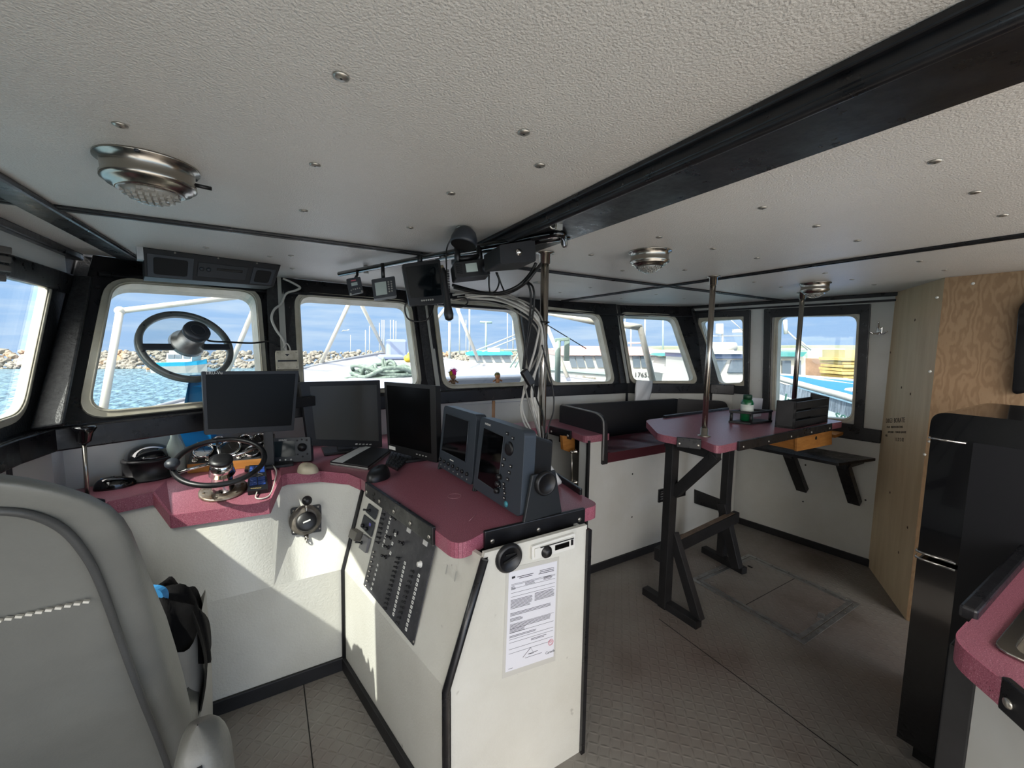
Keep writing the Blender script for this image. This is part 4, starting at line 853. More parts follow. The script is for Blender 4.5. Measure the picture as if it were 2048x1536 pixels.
# organizer
oa, ob, oc = onZ(1549, 854, TZ), onZ(1588, 858.5, TZ), onZ(1655, 844, TZ)
o = thing('slatted_organizer', 'black slatted wooden organizer box on the right end of the table', 'organizer', (oa + oc) / 2)
od = oa + (oc - ob); H = .165
mb = MB(); mb.prism([oa, ob, ob + V((0, 0, H)), oa + V((0, 0, H))], (oc - ob).normalized() * .014); build('end_board', mb, BLKM, o, bev=.002)
mb = MB(); mb.prism([od, oc, oc + V((0, 0, H)), od + V((0, 0, H + .02))], (ob - oc).normalized() * .014); build('end_board', mb, BLKM, o, bev=.002)
for z0, z1 in ((.0, .045), (.06, .1), (.115, .16)):
    for s0, s1 in ((ob, oc), (oa, od)):
        mb = MB(); i = (oa - ob).normalized() * (.012 if s0 is ob else -.012); mb.prism([s0 + V((0, 0, z0)), s1 + V((0, 0, z0)), s1 + V((0, 0, z1)), s0 + V((0, 0, z1))], i); build('slat', mb, BLKM, o, bev=.002)
mb = MB(); mb.prism([oa, ob, oc, od], (0, 0, .012)); build('bottom_board', mb, BLKM, o)
# caddy with bottle
ca, cb, cc = onZ(1456.6, 845.5, TZ), onZ(1501, 850, TZ), onZ(1544.5, 844.5, TZ); cdn = ca + (cc - cb)
o = thing('bottle_rack', 'low black open rack holding the green bottle on the table', 'rack', (ca + cc) / 2)
for z0 in (.0, .066):
    mb = MB(); hole = [q.lerp((ca + cc) / 2, .32) + V((0, 0, z0)) for q in (ca, cb, cc, cdn)] if z0 else None
    mb.prism([q + V((0, 0, z0)) for q in (ca, cb, cc, cdn)], (0, 0, .014), [hole] if hole else ()); build('shelf_board', mb, BLKM, o, bev=.002)
for q in (ca, cb, cc, cdn):
    e = ((ca + cc) / 2 - q) * .12; mb = MB(); mb.cyl(q + e + V((0, 0, .012)), q + e + V((0, 0, .068)), .009, n=10); build('post', mb, BLKM, o)
c = onZ(1491, 846, TZ) ; c = (ca + cc) / 2 + (ca - cc) * .1 + V((0, 0, .0142)); GRN = mat('green_bottle_plastic', '0f5a34', .2, 0, .5, coat=.3)
o = thing('pill_bottle', 'green plastic bottle with white label standing in the black rack', 'bottle', c)
mb = MB(); mb.lathe([(.033, 0), (.037, .004), (.037, .115), (.03, .132), (.024, .138)], c, n=28); build('body', mb, GRN, o)
mb = MB(); mb.lathe([(.0375, .05), (.0375, .105)], c, n=28); build('label', mb, mat('pale_label', 'c9d0c8', .5), o)
mb = MB(); mb.lathe([(.0255, .136), (.0255, .162), (.023, .166), (0, .166)], c, n=24); build('cap', mb, mat('dark_green_cap', '0c3a22', .45), o)
wc = onZ(1515, 826, TZ); yc = 1.55
Q = [onY(1504, 796, yc), onY(1526, 797, yc), onY(1523, 822, yc), onY(1502, 821, yc)]; zb = min(p.z for p in Q)
mb = MB(); mb.prism([p + V((0, 0, TZ - zb)) if False else V((p.x, p.y, p.z if p.z > zb + .03 else TZ)) for p in Q], (.004, .02, 0)); solo('white_card', mb, PAPER, 'plain white card standing behind the bottle rack by the side window', 'card')

# ================================================================ bench
SEATZ = .80; YB = 1.93
bn = thing('bench', 'white panelled corner bench with burgundy cushion and black backboards', 'bench', (2.2, 2.0, 0))
mb = MB(); mb.prism([V((1.69, YB, 0)), V((3.33, YB, 0)), V((3.33, YB, .74)), V((1.84, YB, .74)), V((1.84, YB, .9)), V((1.69, YB, .9))], (0, .02, 0)); fp = build('front_panel', mb, FRPS, bn)
mb = MB(); mb.prism([V((1.69, YB + .02, 0)), V((1.69, 2.02, 0)), V((1.69, 2.02, .9)), V((1.69, YB + .02, .9))], (.02, 0, 0)); mb.m = 0; build('side_panel', mb, mat('pale_jamb', 'b9bbb8', .45), bn)
mb = MB(); mb.box2((1.683, YB - .006, 0), (1.70, YB + .012, .9)); build('corner_strip', mb, BLKM, bn)
mb = MB(); mb.box2((1.70, YB - .012, 0), (3.34, YB, .055)); build('kick_strip', mb, BLKM, bn, bev=.003)
mb = MB(); bpx = [onY(1388, 978, YB - .0), onY(1458, 1005, YB), onY(1458, 1028, YB), onY(1388, 1006, YB)]
mb.prism([V((bpx[0].x, YB, bpx[0].z)), bpx[1], bpx[2], bpx[3]], (0, -.02, 0)); build('foot_board', mb, BLK, bn, bev=.003)
mb = MB()
def cush(u, v):
    x = 1.85 + u * 1.2; y = YB - .01 + v * .36; b = .03 * math.sin(PI * min(1, u * 1.0)) * math.sin(PI * v) + .012 * math.sin(u * 23 + v * 7) * math.sin(PI * v)
    return V((x, y, SEATZ + b))
mb.surf(cush, 40, 14); mb.prism([V((1.85, YB - .01, SEATZ)), V((3.05, YB - .01, SEATZ)), V((3.05, YB - .01, SEATZ - .065)), V((1.85, YB - .01, SEATZ - .065))], (0, .36, 0)); build('cushion', mb, BURG, bn)
# black boards: left arm, long back, right end
YK = 2.36
def bd(nm, P, vec, r): mb = MB(); mb.prism(rnd(P, r, 5), vec); return build(nm, mb, BLACKV, bn, bev=.004)
bd('arm_board', [V((1.80, YB - .015, .73)), V((1.80, YK, .80)), V((1.80, YK, 1.06)), V((1.80, YB + .0, 1.055))], (.045, 0, 0), [0, 0, .02, .1])
bd('back_board', [V((1.80, YK, .78)), V((2.94, 2.235, .78)), V((2.94, 2.235, 1.06)), V((1.80, YK, 1.06))], (0, .03, 0), [0, 0, .02, .02])
bd('end_board', [V((2.93, 2.235, .78)), V((3.24, 1.98, .78)), V((3.24, 1.98, 1.05)), V((2.93, 2.235, 1.06))], (.02, .02, 0), [0, 0, .06, .02])
mb = MB(); mb.tube(spl([V((1.80, YK, 1.064)), V((1.80, 2.1, 1.062)), V((1.80, 1.99, 1.058)), V((1.80, 1.93, 1.03)), V((1.80, 1.915, .97)), V((1.80, 1.912, .76))], 6), .006, 8); build('edge_bead', mb, mat('grey_bead', '6f6e6c', .35), bn)
for q in ((1265, 948), (1264, 1034), (1351, 1018)):
    c = onY(*q, YB - .001); mb = MB(); mb.lathe([(.006, 0), (0, .002)], c, (0, -1, 0), 10); build('screw', mb, RUB, bn)
c = onY(1342, 984, YB); o = thing('bench_vent', 'small framed vent on the bench front beside the table leg', 'vent', c)
vx0, vx1, vz0, vz1 = onY(1316, 990, YB).x, onY(1369, 980, YB).x, onY(1369, 990, YB).z, onY(1369, 966, YB).z
mb = MB(); r0 = [V((vx0, YB, vz0)), V((vx1, YB, vz0)), V((vx1, YB, vz1)), V((vx0, YB, vz1))]; mb.prism(r0, (0, -.012, 0), [grow(r0, -.014)]); build('frame', mb, BLK, o)
mb = MB(); mb.prism([p + V((0, -.001, 0)) for p in grow(r0, -.014)], (0, -.002, 0)); build('back_plate', mb, GALV, o)
for k in range(3): mb = MB(); z = vz0 + (vz1 - vz0) * (.3 + k * .2); mb.beam(V((vx0 + .014, YB - .006, z)), V((vx1 - .014, YB - .006, z + .006)), .01, .006); build('louvre', mb, BLK, o)

# ================================================================ companionway beside the bench and the ledge above it
mb = MB(); mb.box2((XR, 2.38, .0), (1.69, 2.40, .92)); struct('companionway_shade', mb, mat('recess_shade_black', '08080a', .7))  # near-black sheet stands in for the shade inside the open companionway
lz = .93
lg = thing('window_ledge', 'narrow burgundy laminate ledge under the front windows above the dark companionway', 'ledge', (1.4, 2.2, lz))
P = [V((XR + .12, 2.50, lz)), V((XR + .12, 2.26, lz)), onZ(1101, 852, lz), onZ(1144, 862.5, lz)] + rnd([onZ(1144, 862.5, lz), V((1.66, 1.925, lz)), V((1.86, 1.925, lz))], [0, .05, 0], 5)[1:] + [V((1.86, 2.5, lz))]
mb = MB(); mb.prism(P, (0, 0, -.045)); build('top', mb, PINK, lg, bev=.002)
railtrim(onZ(1101, 852, lz), onZ(1144, 862.5, lz), .06, .004, 2, lg, rscr=.008)
mb = MB(); q = onZ(1144, 866, .89); mb.prism([onY(1125, 872, 2.12), onY(1150, 874, 2.12), onY(1150, 908, 2.12), onY(1127, 900, 2.12)], (0, .03, 0)); solo('wood_block', mb, WOOD, 'orange wooden block fixed under the ledge beside the companionway', 'block', bev=.002)
# grab handle on the pale jamb
h0, h1 = onX(1152, 903, 1.688), onX(1152, 964, 1.688)
o = thing('grab_handle', 'upright steel grab handle on the white jamb beside the companionway', 'handle', h1)
hx = V((-.035, 0, 0)); mb = MB(); mb.tube([h0 + hx, h1 + hx], .007, 10); build('bar', mb, STL, o)
for p in (h0, h1):
    mb = MB(); mb.lathe([(.018, 0), (.018, .006), (.01, .01), (.009, .036)], p, (-1, 0, 0), 16); mb.ball(p + hx, .012, 12, 8); build('mount', mb, STL, o)
c = onY(1099, 884, 2.3); mb = MB(); mb.lathe([(.022, 0), (.022, .01), (.012, .02), (0, .021)], c, (0, -1, 0), 16); solo('door_latch', mb, PLAS2, 'small dark round latch in the shade of the companionway', 'latch')

# ================================================================ side shelf under window
SHZ = .763
sh = thing('side_shelf', 'narrow black shelf on two slanted brackets under the right side window', 'shelf', (3.3, 1.35, SHZ))
w0, w1 = V((sbx(1.68), 1.68, SHZ)), onP(1751.6, 916.7, SBW); w1.z = SHZ; f0, f1 = onZ(1488, 890, SHZ), onZ(1677, 926.5, SHZ)
mb = MB(); mb.prism([w0, w1, f1, f0], (0, 0, -.02)); build('board', mb, BLK, sh, bev=.003)
for (px, py), yy in (((1608, 985), 1.462), ((1711, 1002), 1.155)):
    wb_ = V((sbx(yy), yy, .43)); tf = V((sbx(yy) - .26, yy, SHZ - .03))
    mb = MB(); mb.beam(wb_ + V((-.02, 0, 0)), tf, .045, .07, up=(0, 1, 0)); br = build('bracket', mb, BLK, sh, bev=.003)
    mb = MB(); mb.box2((tf.x - .03, yy - .025, SHZ - .05), (sbx(yy) - .002, yy + .025, SHZ - .018)); build('cleat', mb, BLK, sh, bev=.002)
for q in ((1611, 930), (1606, 1003), (1731, 1000)):
    c = onP(*q, SBW) + nS * .001; mb = MB(); mb.lathe([(.006, 0), (0, .003)], c, nS, 10); build('screw_hole', mb, RUB, bpy.data.objects['wall_starboard'])
# coat hook
c = onP(1759, 662, SBW); o = thing('coat_hook', 'small chrome double coat hook on the right wall beside the plywood', 'hook', c)
mb = MB(); mb.box(c + nS * .003, (.008, .03, .05)); build('back_plate', mb, CHR, o, bev=.002)
al = nS.cross(V((0, 0, 1)))
mb = MB(); mb.tube(spl([c + nS * .004 + V((0, 0, .01)), c + nS * .03 + V((0, 0, .025)), c + nS * .05 + V((0, 0, .06))], 5), .004, 8); build('upper_prong', mb, CHR, o)
for s in (-1, 1): mb = MB(); mb.tube(spl([c + nS * .006 + V((0, 0, -.01)), c + nS * .025 + al * .02 * s + V((0, 0, -.02)), c + nS * .035 + al * .045 * s + V((0, 0, -.005))], 5), .004, 8); build('lower_prong', mb, CHR, o)

# ================================================================ plywood panels
pa, pb = V((sbx(1.06) - .002, 1.06, 0)), onZ(1812, 1240, 0)
o = thing('plywood_panel', 'pale plywood panel with printed black stamp beside the right side wall', 'panel', (pa + pb) / 2)
PP = plane3(pa, pb, pa + V((0, 0, 1))); nPl = PP[1] if PP[1].dot(EYE - pa) > 0 else -PP[1]
mb = MB(); mb.prism([pa, pb, pb + V((0, 0, ZC)), pa + V((0, 0, ZC))], -nPl * .015); build('sheet', mb, PLY, o)
up_ = (pb - pa).normalized(); up_ = up_ if up_.x < 0 else -up_
e_ = (onP(1830, 860, PP) - onP(1775, 860, PP)).normalized()
mb = MB(); z_ = V((0, 0, 1))
mb.text('D0G3  BORATE', .042, onP(1772, 846, PP) + nPl * .001, e_, z_, .0003); mb.text('PS1-92   TREATED SHEATHING', .018, onP(1774, 856, PP) + nPl * .001, e_, z_, .0003); mb.text('EXPOSURE 1   TONGUE-GROOVE', .018, onP(1776, 866, PP) + nPl * .001, e_, z_, .0003); mb.text('11 32 2 02', .03, onP(1790, 882, PP) + nPl * .001, e_, z_, .0003)
mb.text('MILL', .02, onP(1771, 873, PP) + nPl * .001, e_, z_, .0003)
build('stamp', mb, mat('stamp_ink', '4b3a2a', .7), o)
for q in ((1781, 705), (1830, 640), (1803, 775), (1821, 788), (1780, 985), (1815, 1055), (1797, 1105)):
    mb = MB(); c = onP(*q, PP) + nPl * .0005; mb.lathe([(.008, 0), (.004, .0006), (0, .0008)], c, nPl, 10); build('knot', mb, mat('knot', '5d402a', .7), o)
pc = V((3.22, .35, 0)); mid = V((3.10, .66, 0))
pd = V((pb.x + .06, -.2, 0)); PP2 = plane3(pb, pd, pb + V((0, 0, 1)))
tA, tB = onZ(1862, 570, ZC), onZ(2048, 553, ZC)
o = thing('plywood_panel', 'wavy grained plywood panel with white screw heads behind the fridge', 'panel', (pb + pd) / 2)
nQ = PP2[1] if PP2[1].dot(EYE - pb) > 0 else -PP2[1]
mb = MB(); mb.prism([pb, pd, pd + V((0, 0, ZC)), pb + V((0, 0, ZC))], -nQ * .015); build('sheet', mb, PLYE, o)
for q in ((1874, 595), (1946, 567), (1860, 743), (1849, 909), (1858, 883)):
    c = onP(*q, PP2); mb = MB(); mb.lathe([(.007, 0), (.005, .002), (0, .0025)], c, nQ, 12); build('screw', mb, WPL, o)
mb = MB(); q = [onP(2040, 612, PP2), onP(2120, 560, PP2), onP(2120, 770, PP2), onP(2026, 790, PP2)]; mb.prism(rnd(q, .03, 4), nQ * .05); solo('wall_cabinet', mb, ENAM, 'dark rounded cabinet edge on the plywood above the fridge', 'cabinet', bev=.006)

# ================================================================ fridge
FX, FY = 1.95, .46; FZ = 1.262
fr = thing('fridge', 'tall glossy black retro fridge with chrome bands', 'fridge', (2.2, .2, 0))
def sideprof(y0, y1, z0, z1, r0, r1):
    return rnd([V((FX, y0, z0)), V((FX, y1, z0)), V((FX, y1, z1)), V((FX, y0, z1))], [0, 0, r1, r0], 8)
mb = MB(); mb.prism([p - V((.003, 0, 0)) for p in sideprof(-.16, FY - .1, .05, FZ - .012, .02, .01)], (.523, 0, 0)); build('cabinet', mb, mat('blue_black_enamel', '07080d', .5, 0, .3), fr, bev=.02, seg=4)
mb = MB(); mb.prism(sideprof(FY - .15, FY, .78, FZ, .0, .07), (.52, 0, 0)); d1_ = build('door', mb, ENAM, fr, bev=.022, seg=4)
mb = MB(); mb.prism(sideprof(FY - .15, FY, .06, .765, .0, .01), (.52, 0, 0)); d2_ = build('door', mb, ENAM, fr, bev=.022, seg=4)
mb = MB(); mb.prism(rnd([V((FX - .004, -.17, FZ - .06)), V((FX - .004, FY + .004, FZ - .06)), V((FX - .004, FY + .004, FZ + .028)), V((FX - .004, -.17, FZ + .028))], [0, 0, .06, .02], 8), (.528, 0, 0)); build('top_cap', mb, ENAM, fr, bev=.025, seg=5)
for z in (FZ - .066,):
    mb = MB(); mb.tube([V((FX + .03, FY + .006, z)), V((FX + .004, FY + .004, z)), V((FX - .005, FY - .01, z)), V((FX - .005, FY - .085, z))], .0035, 8); build('chrome_band', mb, CHR, fr)
for z in (.785, .762):
    mb = MB(); mb.tube([V((FX + .03, FY + .006, z)), V((FX + .004, FY + .004, z)), V((FX - .004, FY - .01, z)), V((FX - .004, FY - .095, z))], .004, 8); build('chrome_band', mb, CHR, fr)
mb = MB(); mb.box2((FX + .03, -.12, 0), (FX + .49, FY - .04, .055)); build('plinth', mb, RUB, fr)

# ================================================================ galley counter, right foreground
gl = thing('galley_counter', 'white galley cabinet with black corner post at the right edge', 'cabinet', (1.5, -.1, 0))
g0, g1, g2 = V((1.245, .21, ZT)), onZ(1918, 1278, ZT), onZ(2020, 1362, ZT); gd = (g2 - g1).normalized()
ge = g1 + gd * .5
i_ = V((.03, -.02, 0))
mb = MB(); f0_, f1_ = g1 + V((.045, -.02, -.04)), ge + V((.045, 0, -.04)); n = V((0, 0, 1))
mb.prism([V((f0_.x, f0_.y, 0)), V((f1_.x, f1_.y, 0)), f1_, f0_], (.015, 0, 0)); build('front_panel', mb, FRPS, gl)
mb = MB(); mb.box2((f0_.x + .02, f0_.y + .02, 0), (1.92, f0_.y + .035, ZT - .04)); build('side_panel', mb, FRPS, gl)
mb = MB(); mb.prism([V((f0_.x - .004, f0_.y + .04, 0)), V((f0_.x - .006, f0_.y - .004, 0)), V((f0_.x + .03, f0_.y - .02, 0)), V((f0_.x + .04, f0_.y + .04, 0))], (0, 0, ZT - .04)); build('corner_post', mb, BLKM, gl, bev=.003)
gt = thing('galley_worktop', 'burgundy laminate galley worktop with rounded corner at the right edge', 'worktop', (1.5, -.1, ZT))
P = rnd([V((1.93, .215, ZT)), V((1.285, .215, ZT)), g1 + V((-.012, .006, 0)), ge, V((1.93, ge.y, ZT))], [0, .03, .06, 0, 0], 6)
sk = [onZ(1989, 1300, ZT), onZ(2052, 1222, ZT), V((1.75, .08, ZT)), V((1.5, -.28, ZT)), onZ(2070, 1338, ZT)]
sx0 = onZ(1989, 1300, ZT); sk = [sx0, sx0 + V((.42, .0, 0)), sx0 + V((.42, -.36, 0)), sx0 + V((.0, -.36, 0))]
ang = math.atan2((onZ(2048, 1228, ZT) - sx0).y, (onZ(2048, 1228, ZT) - sx0).x); Rk = Mx.Rotation(ang, 3, 'Z')
sk = [sx0 + Rk @ V(q) for q in ((0, 0, 0), (.34, 0, 0), (.34, -.3, 0), (0, -.3, 0))]
skr = rnd(sk, .03, 4)
mb = MB(); mb.prism(P, (0, 0, -.045), [grow(skr, -.012)]); build('top', mb, PINK, gt)
mb = MB()
for a, b in zip(P[2:-2], P[3:-1]):
    nn = (b - a).cross(V((0, 0, 1))).normalized(); c_ = a - V((1.6, -.1, ZT)); nn = nn if nn.dot(c_) > 0 else -nn
    mb.prism([a, b, b + V((0, 0, -.05)), a + V((0, 0, -.05))], nn * .003)
build('fascia', mb, PINKE, gt)
mb = MB(); mb.beam(V((1.33, .222, ZT + .006)), V((1.92, .222, ZT + .006)), .03, .03); build('edge_rail', mb, BLK, gt, bev=.006)
a, b = onZ(2020, 1362, ZT), ge; nn = (b - a).cross(V((0, 0, 1))).normalized(); nn = nn if nn.x < 0 else -nn
mb = MB(); mb.prism([a + V((0, 0, .008)), b + V((0, 0, .008)), b + V((0, 0, -.055)), a + V((0, 0, -.055))], nn * .014); r_ = build('edge_rail', mb, BLK, gt, bev=.003)
mb = MB(); c = a.lerp(b, .05) + nn * .014 + V((0, 0, -.03)); mb.lathe([(.009, 0), (.009, .003), (.005, .005), (0, .005)], c, nn, 12); build('screw', mb, SCRW, r_)
o = thing('sink', 'steel sink set into the burgundy galley worktop', 'sink', sum(sk, V()) / 4 - V((0, 0, .15)))
mb = MB(); mb.prism([p + V((0, 0, .001)) for p in rnd(grow(sk, .004), .034, 4)], (0, 0, .006), [[p + V((0, 0, .001)) for p in rnd(grow(sk, -.02), .03, 4)]]); build('rim', mb, STL, o, bev=.002)
inn = rnd(grow(sk, -.02), .03, 4); low = [p + V((0, 0, -.14)) for p in rnd(grow(sk, -.04), .04, 4)]; m_ = len(inn)
mb = MB(); mb.add(inn + low, [(i, (i + 1) % m_, m_ + (i + 1) % m_, m_ + i) for i in range(m_)], True); mb.prism(low, (0, 0, -.002)); build('bowl', mb, STL, o)

# ================================================================ floor hatch
hp = [onZ(1383, 1158, 0), onZ(1497, 1108.4, 0), onZ(1718, 1208, 0), onZ(1610.5, 1293, 0)]
hx0, hx1 = (hp[0].x + hp[3].x) / 2, (hp[1].x + hp[2].x) / 2; hy0, hy1 = (hp[2].y + hp[3].y) / 2, (hp[0].y + hp[1].y) / 2
rct = [V((hx0, hy0, 0)), V((hx1, hy0, 0)), V((hx1, hy1, 0)), V((hx0, hy1, 0))]
o = thing('floor_hatch', 'square floor hatch with a riveted aluminium frame in front of the table', 'hatch', sum(rct, V()) / 4)
mb = MB(); mb.prism(rct, (0, 0, .004), [grow(rct, -.024)]); build('frame', mb, GALV, o, bev=.001)
mb = MB(); r2 = grow(rct, -.03); mb.prism(r2, (0, 0, .004), [grow(r2, -.022)]); ld = build('lid_frame', mb, GALV, o, bev=.001)
mb = MB(); mb.prism(grow(rct, -.05), (0, 0, .003)); build('lid', mb, FLOOR, o)
mb = MB(); ym = (hy0 + hy1) / 2; mb.box2((hx0 + .05, ym - .002, .003), (hx1 - .05, ym + .002, .0036)); build('seam', mb, RUB, o)
for k in range(24):
    s = k // 6; t = (k % 6 + .5) / 6; p = rct[s].lerp(rct[(s + 1) % 4], t); p = p.lerp(sum(rct, V()) / 4, .038); mb = MB(); mb.lathe([(.0045, .004), (.003, .0055), (0, .006)], p, n=8); build('rivet', mb, STL, o)
mb = MB(); c = onZ(1642, 1232, .003); mb.box(c + V((0, 0, .002)), (.06, .03, .004), Mx.Rotation(.3, 3, 'Z')); build('latch', mb, GALV, o, bev=.001)
mb = MB(); c = onZ(1500, 1134, .003); mb.box(c + V((0, 0, .002)), (.012, .03, .004)); build('finger_slot', mb, RUB, o)
# ================================================================ helm chair, left foreground
XC, XRT = -.475, -.208
HB = [(1.352, .675), (1.335, .69), (1.26, .755), (1.13, .82), (.9, .91), (.67, 1.01), (.45, 1.09), (.3, 1.12)]
HF = [(1.352, .70), (1.34, .72), (1.27, .79), (1.14, .885), (.93, 1.045), (.69, 1.165), (.5, 1.21), (.3, 1.23)]
def ipl(T, z):
    for (z0, y0), (z1, y1) in zip(T[:-1], T[1:]):
        if z1 <= z <= z0: t = (z0 - z) / (z0 - z1); return y0 + (y1 - y0) * t
    return T[0][1] if z > T[0][0] else T[-1][1]
ch = thing('helm_chair', 'worn grey vinyl helm chair with stitched backrest seen from behind', 'chair', (-.45, 1.1, 0))
def halfw(z, r=.15, W=.267):
    t = 1.352 - z
    return W if t > r else W - r + math.sqrt(max(0, r * r - (r - t) ** 2))
zs = [1.352 - .15 * (1 - math.cos(PI / 2 * k / 8)) for k in range(9)] + [1.15, 1.05, .95, .85, .75, .65, .55, .45, .35]
NU = 40
def ring(z, grow_=0):
    hw = halfw(z) + grow_; yb, yf = ipl(HB, z), ipl(HF, z); ym, hy = (yb + yf) / 2, (yf - yb) / 2; out = []
    for k in range(NU):
        a = 2 * PI * k / NU; ca, sa = math.cos(a), math.sin(a); e = .32
        x = math.copysign(abs(ca) ** e, ca) * hw; y = math.copysign(abs(sa) ** (e + .2), sa) * hy
        out.append(V((XC + x, ym + y + .012 * (1 - (x / .27) ** 2) * (1 if sa > 0 else -1), z)))
    return out
vs = [p for z in zs for p in ring(z)]; n = len(zs)
mb = MB(); mb.add(vs, [(i * NU + k, i * NU + (k + 1) % NU, (i + 1) * NU + (k + 1) % NU, (i + 1) * NU + k) for i in range(n - 1) for k in range(NU)], True); mb.add(ring(zs[0]), [tuple(range(NU))]); mb.add(ring(zs[-1]), [tuple(range(NU))])
bk = build('backrest', mb, VINYL, ch)
def backp(x, z, o=.004): return V((x, ipl(HB, z) - .012 * (1 - ((x - XC) / .27) ** 2) - o, z))
pp = [backp(x, 1.30 + 0 * x) for x in (XC, -.4, -.33)] + [backp(-.285, 1.285), backp(-.262, 1.25), backp(-.25, 1.2), backp(-.246, 1.13), backp(-.243, 1.0), backp(-.24, .85), backp(-.237, .7), backp(-.234, .58)]
mirror = [V((2 * XC - p.x, p.y, p.z)) for p in reversed(pp[1:])]
mb = MB(); mb.tube(spl(mirror + pp, 5), .0055, 8); build('piping', mb, VINYL2, bk)
mb = MB()
st0, st1 = onX(0, 1207, -.5), backp(-.262, 1.105)
N_ = 46
for k in range(N_):
    x = -.70 + (.44) * (k + .5) / N_; z = 1.122 - .017 * (x + .7) / .44
    p = backp(x, z, .006); mb.box(p, (.007, .005, .0035), Mx.Rotation(.35, 3, 'Y'))
build('stitching', mb, THR, bk)
mb = MB()
def seatf(u, v):
    a = 2 * PI * u; return V((XC + .25 * math.copysign(abs(math.cos(a)) ** .4, math.cos(a)) * (.93 if v in (0, 1) else 1), 1.28 + .22 * math.copysign(abs(math.sin(a)) ** .4, math.sin(a)) * (.93 if v in (0, 1) else 1), .42 + .14 * v))
mb.surf(seatf, 32, 4); mb.prism([seatf(k / 32, 1) for k in range(32)], (0, 0, .004)); build('seat', mb, VINYL, ch)
mb = MB(); mb.cyl((XC, 1.25, .0), (XC, 1.25, .42), .045); mb.lathe([(.2, 0), (.2, .012), (.05, .03)], (XC, 1.25, 0), n=32); build('pedestal', mb, PLAS2, ch)
# raised armrest with its zip
def armf(u, v):
    a = 2 * PI * u; t = v; r = 1 if t < .8 else math.sqrt(max(0, 1 - ((t - .8) / .2) ** 2)) if t < 1 else 0
    cx, cy = -.132 + .012 * (1 - t), .75 + .05 * (1 - t)
    return V((cx + math.copysign(abs(math.cos(a)) ** .6, math.cos(a)) * .037 * max(r, .02), cy + math.copysign(abs(math.sin(a)) ** .6, math.sin(a)) * .06 * max(r, .02), .42 + .475 * t))
mb = MB(); mb.surf(armf, 28, 30); ar = build('armrest', mb, VINYL, ch)
mb = MB(); mb.tube([armf(.76, t) + V((0, -.002, 0)) for t in (.05, .3, .5, .7, .8, .88, .93)], .004, 6); build('zip', mb, PLAS2, ar)
mb = MB(); q = armf(.76, .93) + V((0, -.004, .002)); mb.torus(q + V((-.004, -.004, -.012)), (.3, 1, 0), .008, .0018, 14, 5); build('zip_pull', mb, SCRW, ar)
mb = MB(); mb.beam((-.195, .95, .5), (-.165, .80, .62), .018, .05); mb.cyl((-.215, .96, .5), (-.15, .96, .5), .02); build('arm_hinge', mb, PLAS2, ch)
# bag with cloth between chair and console
bg_ = thing('tote_bag', 'open pale grey bag standing between the helm chair and the console front', 'bag', (-.3, 1.42, 0))
def bagf(u, v):
    a = 2 * PI * u; k = .8 + .2 * v; bul = 1 + .12 * math.sin(PI * v)
    return V((-.335 + math.copysign(abs(math.cos(a)) ** .55, math.cos(a)) * .118 * k * bul, 1.42 + math.copysign(abs(math.sin(a)) ** .55, math.sin(a)) * .13 * k, .005 + .70 * v + .035 * v * math.sin(3 * a + 1)))
mb = MB(); mb.surf(bagf, 40, 14); mb.prism([bagf(k / 40, 0) for k in range(40)], (0, 0, .003)); build('side', mb, mat('pale_grey_bag', '8b8a85', .5, var=(5, '9a9993')), bg_)
def clothf(u, v):
    a = 2 * PI * u; r = math.cos(v * PI / 2) ** .6 if v < 1 else 0
    w = 1 + .1 * math.sin(5 * a + 3) + .06 * math.sin(11 * a)
    return V((-.325 + math.cos(a) * .12 * r * w, 1.41 + math.sin(a) * .14 * r * w, .60 + .20 * math.sin(v * PI / 2) + .018 * math.sin(6 * a + 9 * v)))
mb = MB(); mb.surf(clothf, 48, 16); mb.surf(lambda u, v: V((-.225 + .02 * math.sin(4 * v), 1.30 + .07 * u, .76 - .36 * v + .02 * math.sin(9 * u))), 8, 12)
solo('black_jacket', mb, mat('black_cloth', '0d0c0d', .85, 0, .2, bump=(60, .4, .004)), 'crumpled black jacket stuffed in the pale bag behind the chair', 'jacket')
def lid(px, yy, label, m, th):
    Q = [onY(*q, yy) for q in px]; mb = MB(); mb.prism(rnd(Q, [.01, .05, .02, .01], 6), (.01, th, 0)); mb.prism(rnd(grow(Q, -.014), [.01, .04, .02, .01], 6), (0, -.004, 0)); return solo('plastic_lid', mb, m, label, 'lid', bev=.003)
lid([(262, 1176), (330, 1176), (318, 1250), (270, 1262)], 1.36, 'pale blue rounded plastic lid sticking out of the bag behind the chair', mat('sky_blue_plastic', '4a9ad6', .3, 0, .5, trans=.15), .012)
mb = MB(); Q = [onY(*q, 1.37) for q in ((352, 1226), (392, 1233), (376, 1252), (358, 1245))]; mb.prism(Q, (.0, .02, 0)); solo('blue_card', mb, mat('blue_card', '6a98c4', .5), 'small light blue card tucked at the top of the pale bag', 'card')

